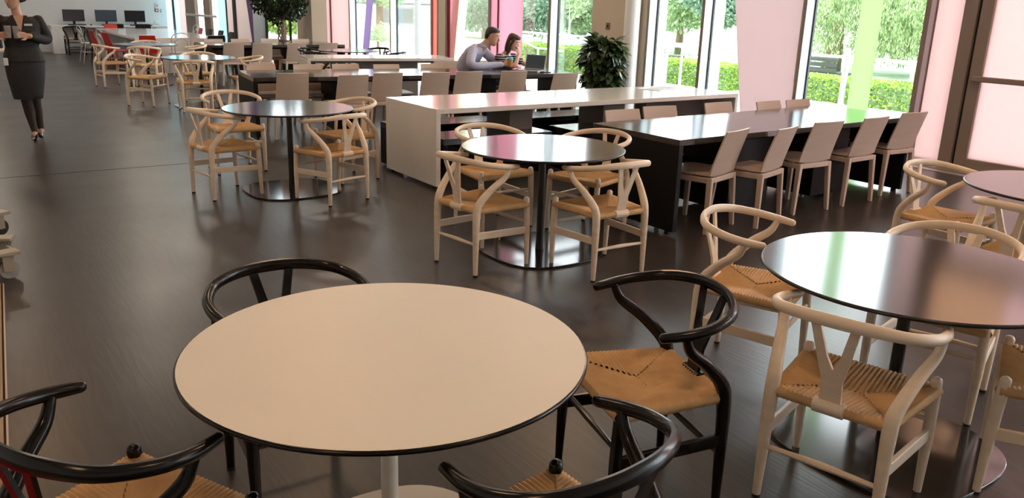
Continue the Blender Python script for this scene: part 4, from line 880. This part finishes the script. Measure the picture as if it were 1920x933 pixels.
outside_column('pale round column outside, left of the big pink panel', 13.0, 11.70, .11, 'white_steel'); outside_column('pale grey lamp column outside, right of the purple band', 12.0, 22.5, .10, 'lamp_grey'); outside_column('white column outside, right of the beige wall', 10.5, 10.75, .09, 'white_steel')
t = thing('timber_bench', 'dark slatted bench outside behind the railing', 'bench', (17.0, 16.5, -.06))
for i in range(3): MB().box(-.2 + i * .14, 0, .40, -.09 + i * .14, 6.5, .44).build('slat', 'timber', t)
for y in (.3, 3.2, 6.1): MB().box(-.15, y, 0, .15, y + .08, .40).build('leg', 'timber', t)
t = thing('timber_bench', 'short dark bench outside, left of the steel bollard', 'bench', (18.5, 12.4, -.06))
for i in range(3): MB().box(-.1, .2, .28 + i * .13, -.07, 1.0, .38 + i * .13).build('slat', 'timber', t)
MB().box(-.07, 0, .24, .4, 1.4, .28).build('seat', 'timber', t)
for y in (.1, 1.2): MB().box(-.05, y, 0, .35, y + .06, .24).build('leg', 'timber', t)

def tree(label, x, y, trunk_h, r_trunk, crown, n, size, m, seed, bark='bark', lean=(0, 0), name='tree', gp=2.0):
    """crown: list of (dx, dy, z, rx, ry, rz)"""
    t = thing(name, label, 'tree', (x, y, -.06)); rg = np.random.default_rng(seed)
    MB().tube([(0, 0, 0), (lean[0] * .4, lean[1] * .4, trunk_h * .5), (lean[0], lean[1], trunk_h)], [r_trunk * 1.25, r_trunk, r_trunk * .7], 12, 10).build('trunk', bark, t)
    for i, c in enumerate(crown):
        MB().tube([(lean[0], lean[1], trunk_h * .85), (c[0] * .5, c[1] * .5, (trunk_h + c[2]) / 2), (c[0], c[1], c[2])], [r_trunk * .5, r_trunk * .3, r_trunk * .12], 6, 8).build('branch', bark, t)
    C = []
    for c in crown:
        k = n // len(crown); d = rg.normal(size=(k, 3)); d /= np.linalg.norm(d, axis=1)[:, None]; rr = rg.uniform(0, 1, k) ** (1 / gp)
        q = d * rr[:, None] * np.array(c[3:6]) + np.array(c[0:3]); C.append(q + .25 * np.sin(q[:, [1, 2, 0]] * 3.1))
    C = np.concatenate(C); C = C[C[:, 2] > .25]; leaves('foliage', C, size, m, t, seed, .55); return t
def willow(label, x, y, rad, top, n, seed, low=.6):
    t = thing('willow_tree', label, 'tree', (x, y, -.06)); rg = np.random.default_rng(seed)
    MB().tube([(0, 0, 0), (.15, .1, top * .35), (-.1, .2, top * .8)], [.3, .24, .14], 12, 10).build('trunk', 'bark', t)
    for i in range(6):
        a = i * 1.05; MB().tube([(0, .1, top * .5), (rad * .4 * math.cos(a), rad * .4 * math.sin(a), top * .85), (rad * .8 * math.cos(a), rad * .8 * math.sin(a), top * .8)], [.10, .06, .02], 6, 8).build('branch', 'bark', t)
    C = []; ns = n // 60
    for i in range(ns):
        a = rg.uniform(0, 2 * PI); r = rad * rg.uniform(.15, 1) ** .5; z1 = top * (1 - .35 * (r / rad) ** 2) * rg.uniform(.7, 1); z0 = low + rg.uniform(0, 1.6) ** 1.6 + (.8 if r < rad * .5 else 0)
        s = rg.uniform(0, 1, 60); C.append(np.stack([r * math.cos(a) * (1 + .06 * s) + rg.normal(0, .06, 60), r * math.sin(a) + rg.normal(0, .06, 60), z0 + (z1 - z0) * s], 1))
    leaves('foliage', np.concatenate(C), .125, 'leaf_willow', t, seed, .22, 3.0)
willow('weeping willow seen through the window, left of the green band', 22.5, 15.6, 2.6, 3.4, 42000, 21, .25)
willow('weeping willow seen through the window, right of the green band', 23.0, 12.3, 2.3, 3.3, 36000, 22, .45)
tree('light leafy tree seen between the beige wall and the pink panel', 23.5, 23.0, 1.4, .14, [(0, 0, 2.1, 2.0, 2.0, 1.1), (1, 1.5, 1.7, 1.3, 1.2, .8), (0, -1.8, 2.0, 1.4, 1.4, 1.0)], 13000, .17, 'leaf_tree', 31)
tree('dark trunked tree seen left of the big pink panel', 19.5, 17.9, 2.0, .20, [(0, 0, 2.5, 1.2, 1.1, .9), (.3, -.2, 1.6, .8, .7, .7)], 8000, .16, 'leaf_blue', 32, 'bark_grey')
tree('blue-green dense tree seen above the leafy potted plant', 22.5, 29.2, 1.4, .15, [(0, 0, 1.9, 2.2, 2.2, 1.5), (.5, -1.6, 1.4, 1.5, 1.4, 1.0), (0, 1.6, 1.5, 1.5, 1.4, 1.1)], 18000, .17, 'leaf_blue', 33)
tree('tree with a thick mossy trunk outside, right of the seated woman', 18.2, 23.8, 2.6, .24, [(0, 0, 3.0, 1.6, 1.5, .8), (1.8, .8, 1.7, 1.1, 1.0, .8)], 7000, .17, 'leaf_tree', 34, 'bark_grey')
tree('slender pale-stemmed young tree outside, in front of the dense tree', 16.5, 20.9, 1.3, .03, [(0, .1, 1.9, .5, .6, .5), (.1, -.3, 1.6, .3, .4, .3)], 400, .12, 'leaf_tree', 35, 'white_steel', (.1, .15))
tree('round leafy tree seen behind the seated man', 22.0, 34.4, 1.2, .15, [(0, 0, 1.6, 2.0, 2.0, 1.1), (.2, 1.6, 1.2, 1.2, 1.2, .8)], 12000, .18, 'leaf_blue', 36)
tree('street tree whose low branches hang above the purple band', 15.6, 32.6, 2.2, .16, [(0, 0, 2.5, 1.9, 2.2, .8), (-.5, -1.5, 2.1, 1.1, 1.1, .5)], 6000, .2, 'leaf_tree', 37)
tree('dark forked tree seen past the potted tree in the red pot', 10.6, 28.2, 1.8, .20, [(.3, 0, 2.3, 1.2, 1.2, .8), (-.4, .4, 2.1, 1.1, 1.1, .7)], 6000, .16, 'leaf_hedge', 38, 'bark_grey')
tree('bright green shrub tree seen low behind the potted tree', 12.4, 33.0, .5, .08, [(0, 0, .9, 1.6, 1.4, .9), (-1.2, .6, .8, 1.1, 1.1, .7)], 7000, .16, 'leaf_hedge', 39)
tree('round-topped bush outside, low beside the purple band', 13.6, 28.6, .3, .05, [(0, 0, .35, .55, .7, .45), (-.1, -.8, .2, .5, .6, .3)], 2600, .08, 'leaf_tree', 40, name='garden_bush')
# pale kiosk with canopy and hoarding, far left outside
t = thing('kiosk', 'pale kiosk with grey windows outside, seen either side of the lamp column', 'building', (20.5, 40, -.06), R(-27))
MB().box(-5, 0, 0, 5, 4, 2.1).build('wall', 'white_paint', t); MB().box(-5.4, -.8, 2.1, 5.4, 4.2, 2.3).build('roof', 'hoarding', t); MB().box(-5, -.06, 1.45, 5, .0, 1.55).build('fascia', 'hoarding', t)
for x0, x1 in ((-1.2, .6), (1.4, 3.0)):
    f_ = MB().box(x0, -.06, .45, x1, -.01, 1.35).build('window', 'lamp_grey', t, .01); MB().box(x0 + .1, -.08, .55, x1 - .1, -.05, 1.25).build('pane', 'hoarding', f_)
MB().box(-3.6, -.06, .5, -2.2, -.01, 1.35).build('sign_panel', 'paper', t)
MB().lathe([(.26, -.02), (.26, .02)], 20).xf(Matrix.Translation((-2.75, -.09, .98)) @ Matrix.Rotation(PI / 2, 4, 'X')).build('sign_disc', 'sign_orange', t); MB().box(-3.35, -.12, .75, -3.05, -.10, 1.2).build('sign_bar', 'sign_blue', t)
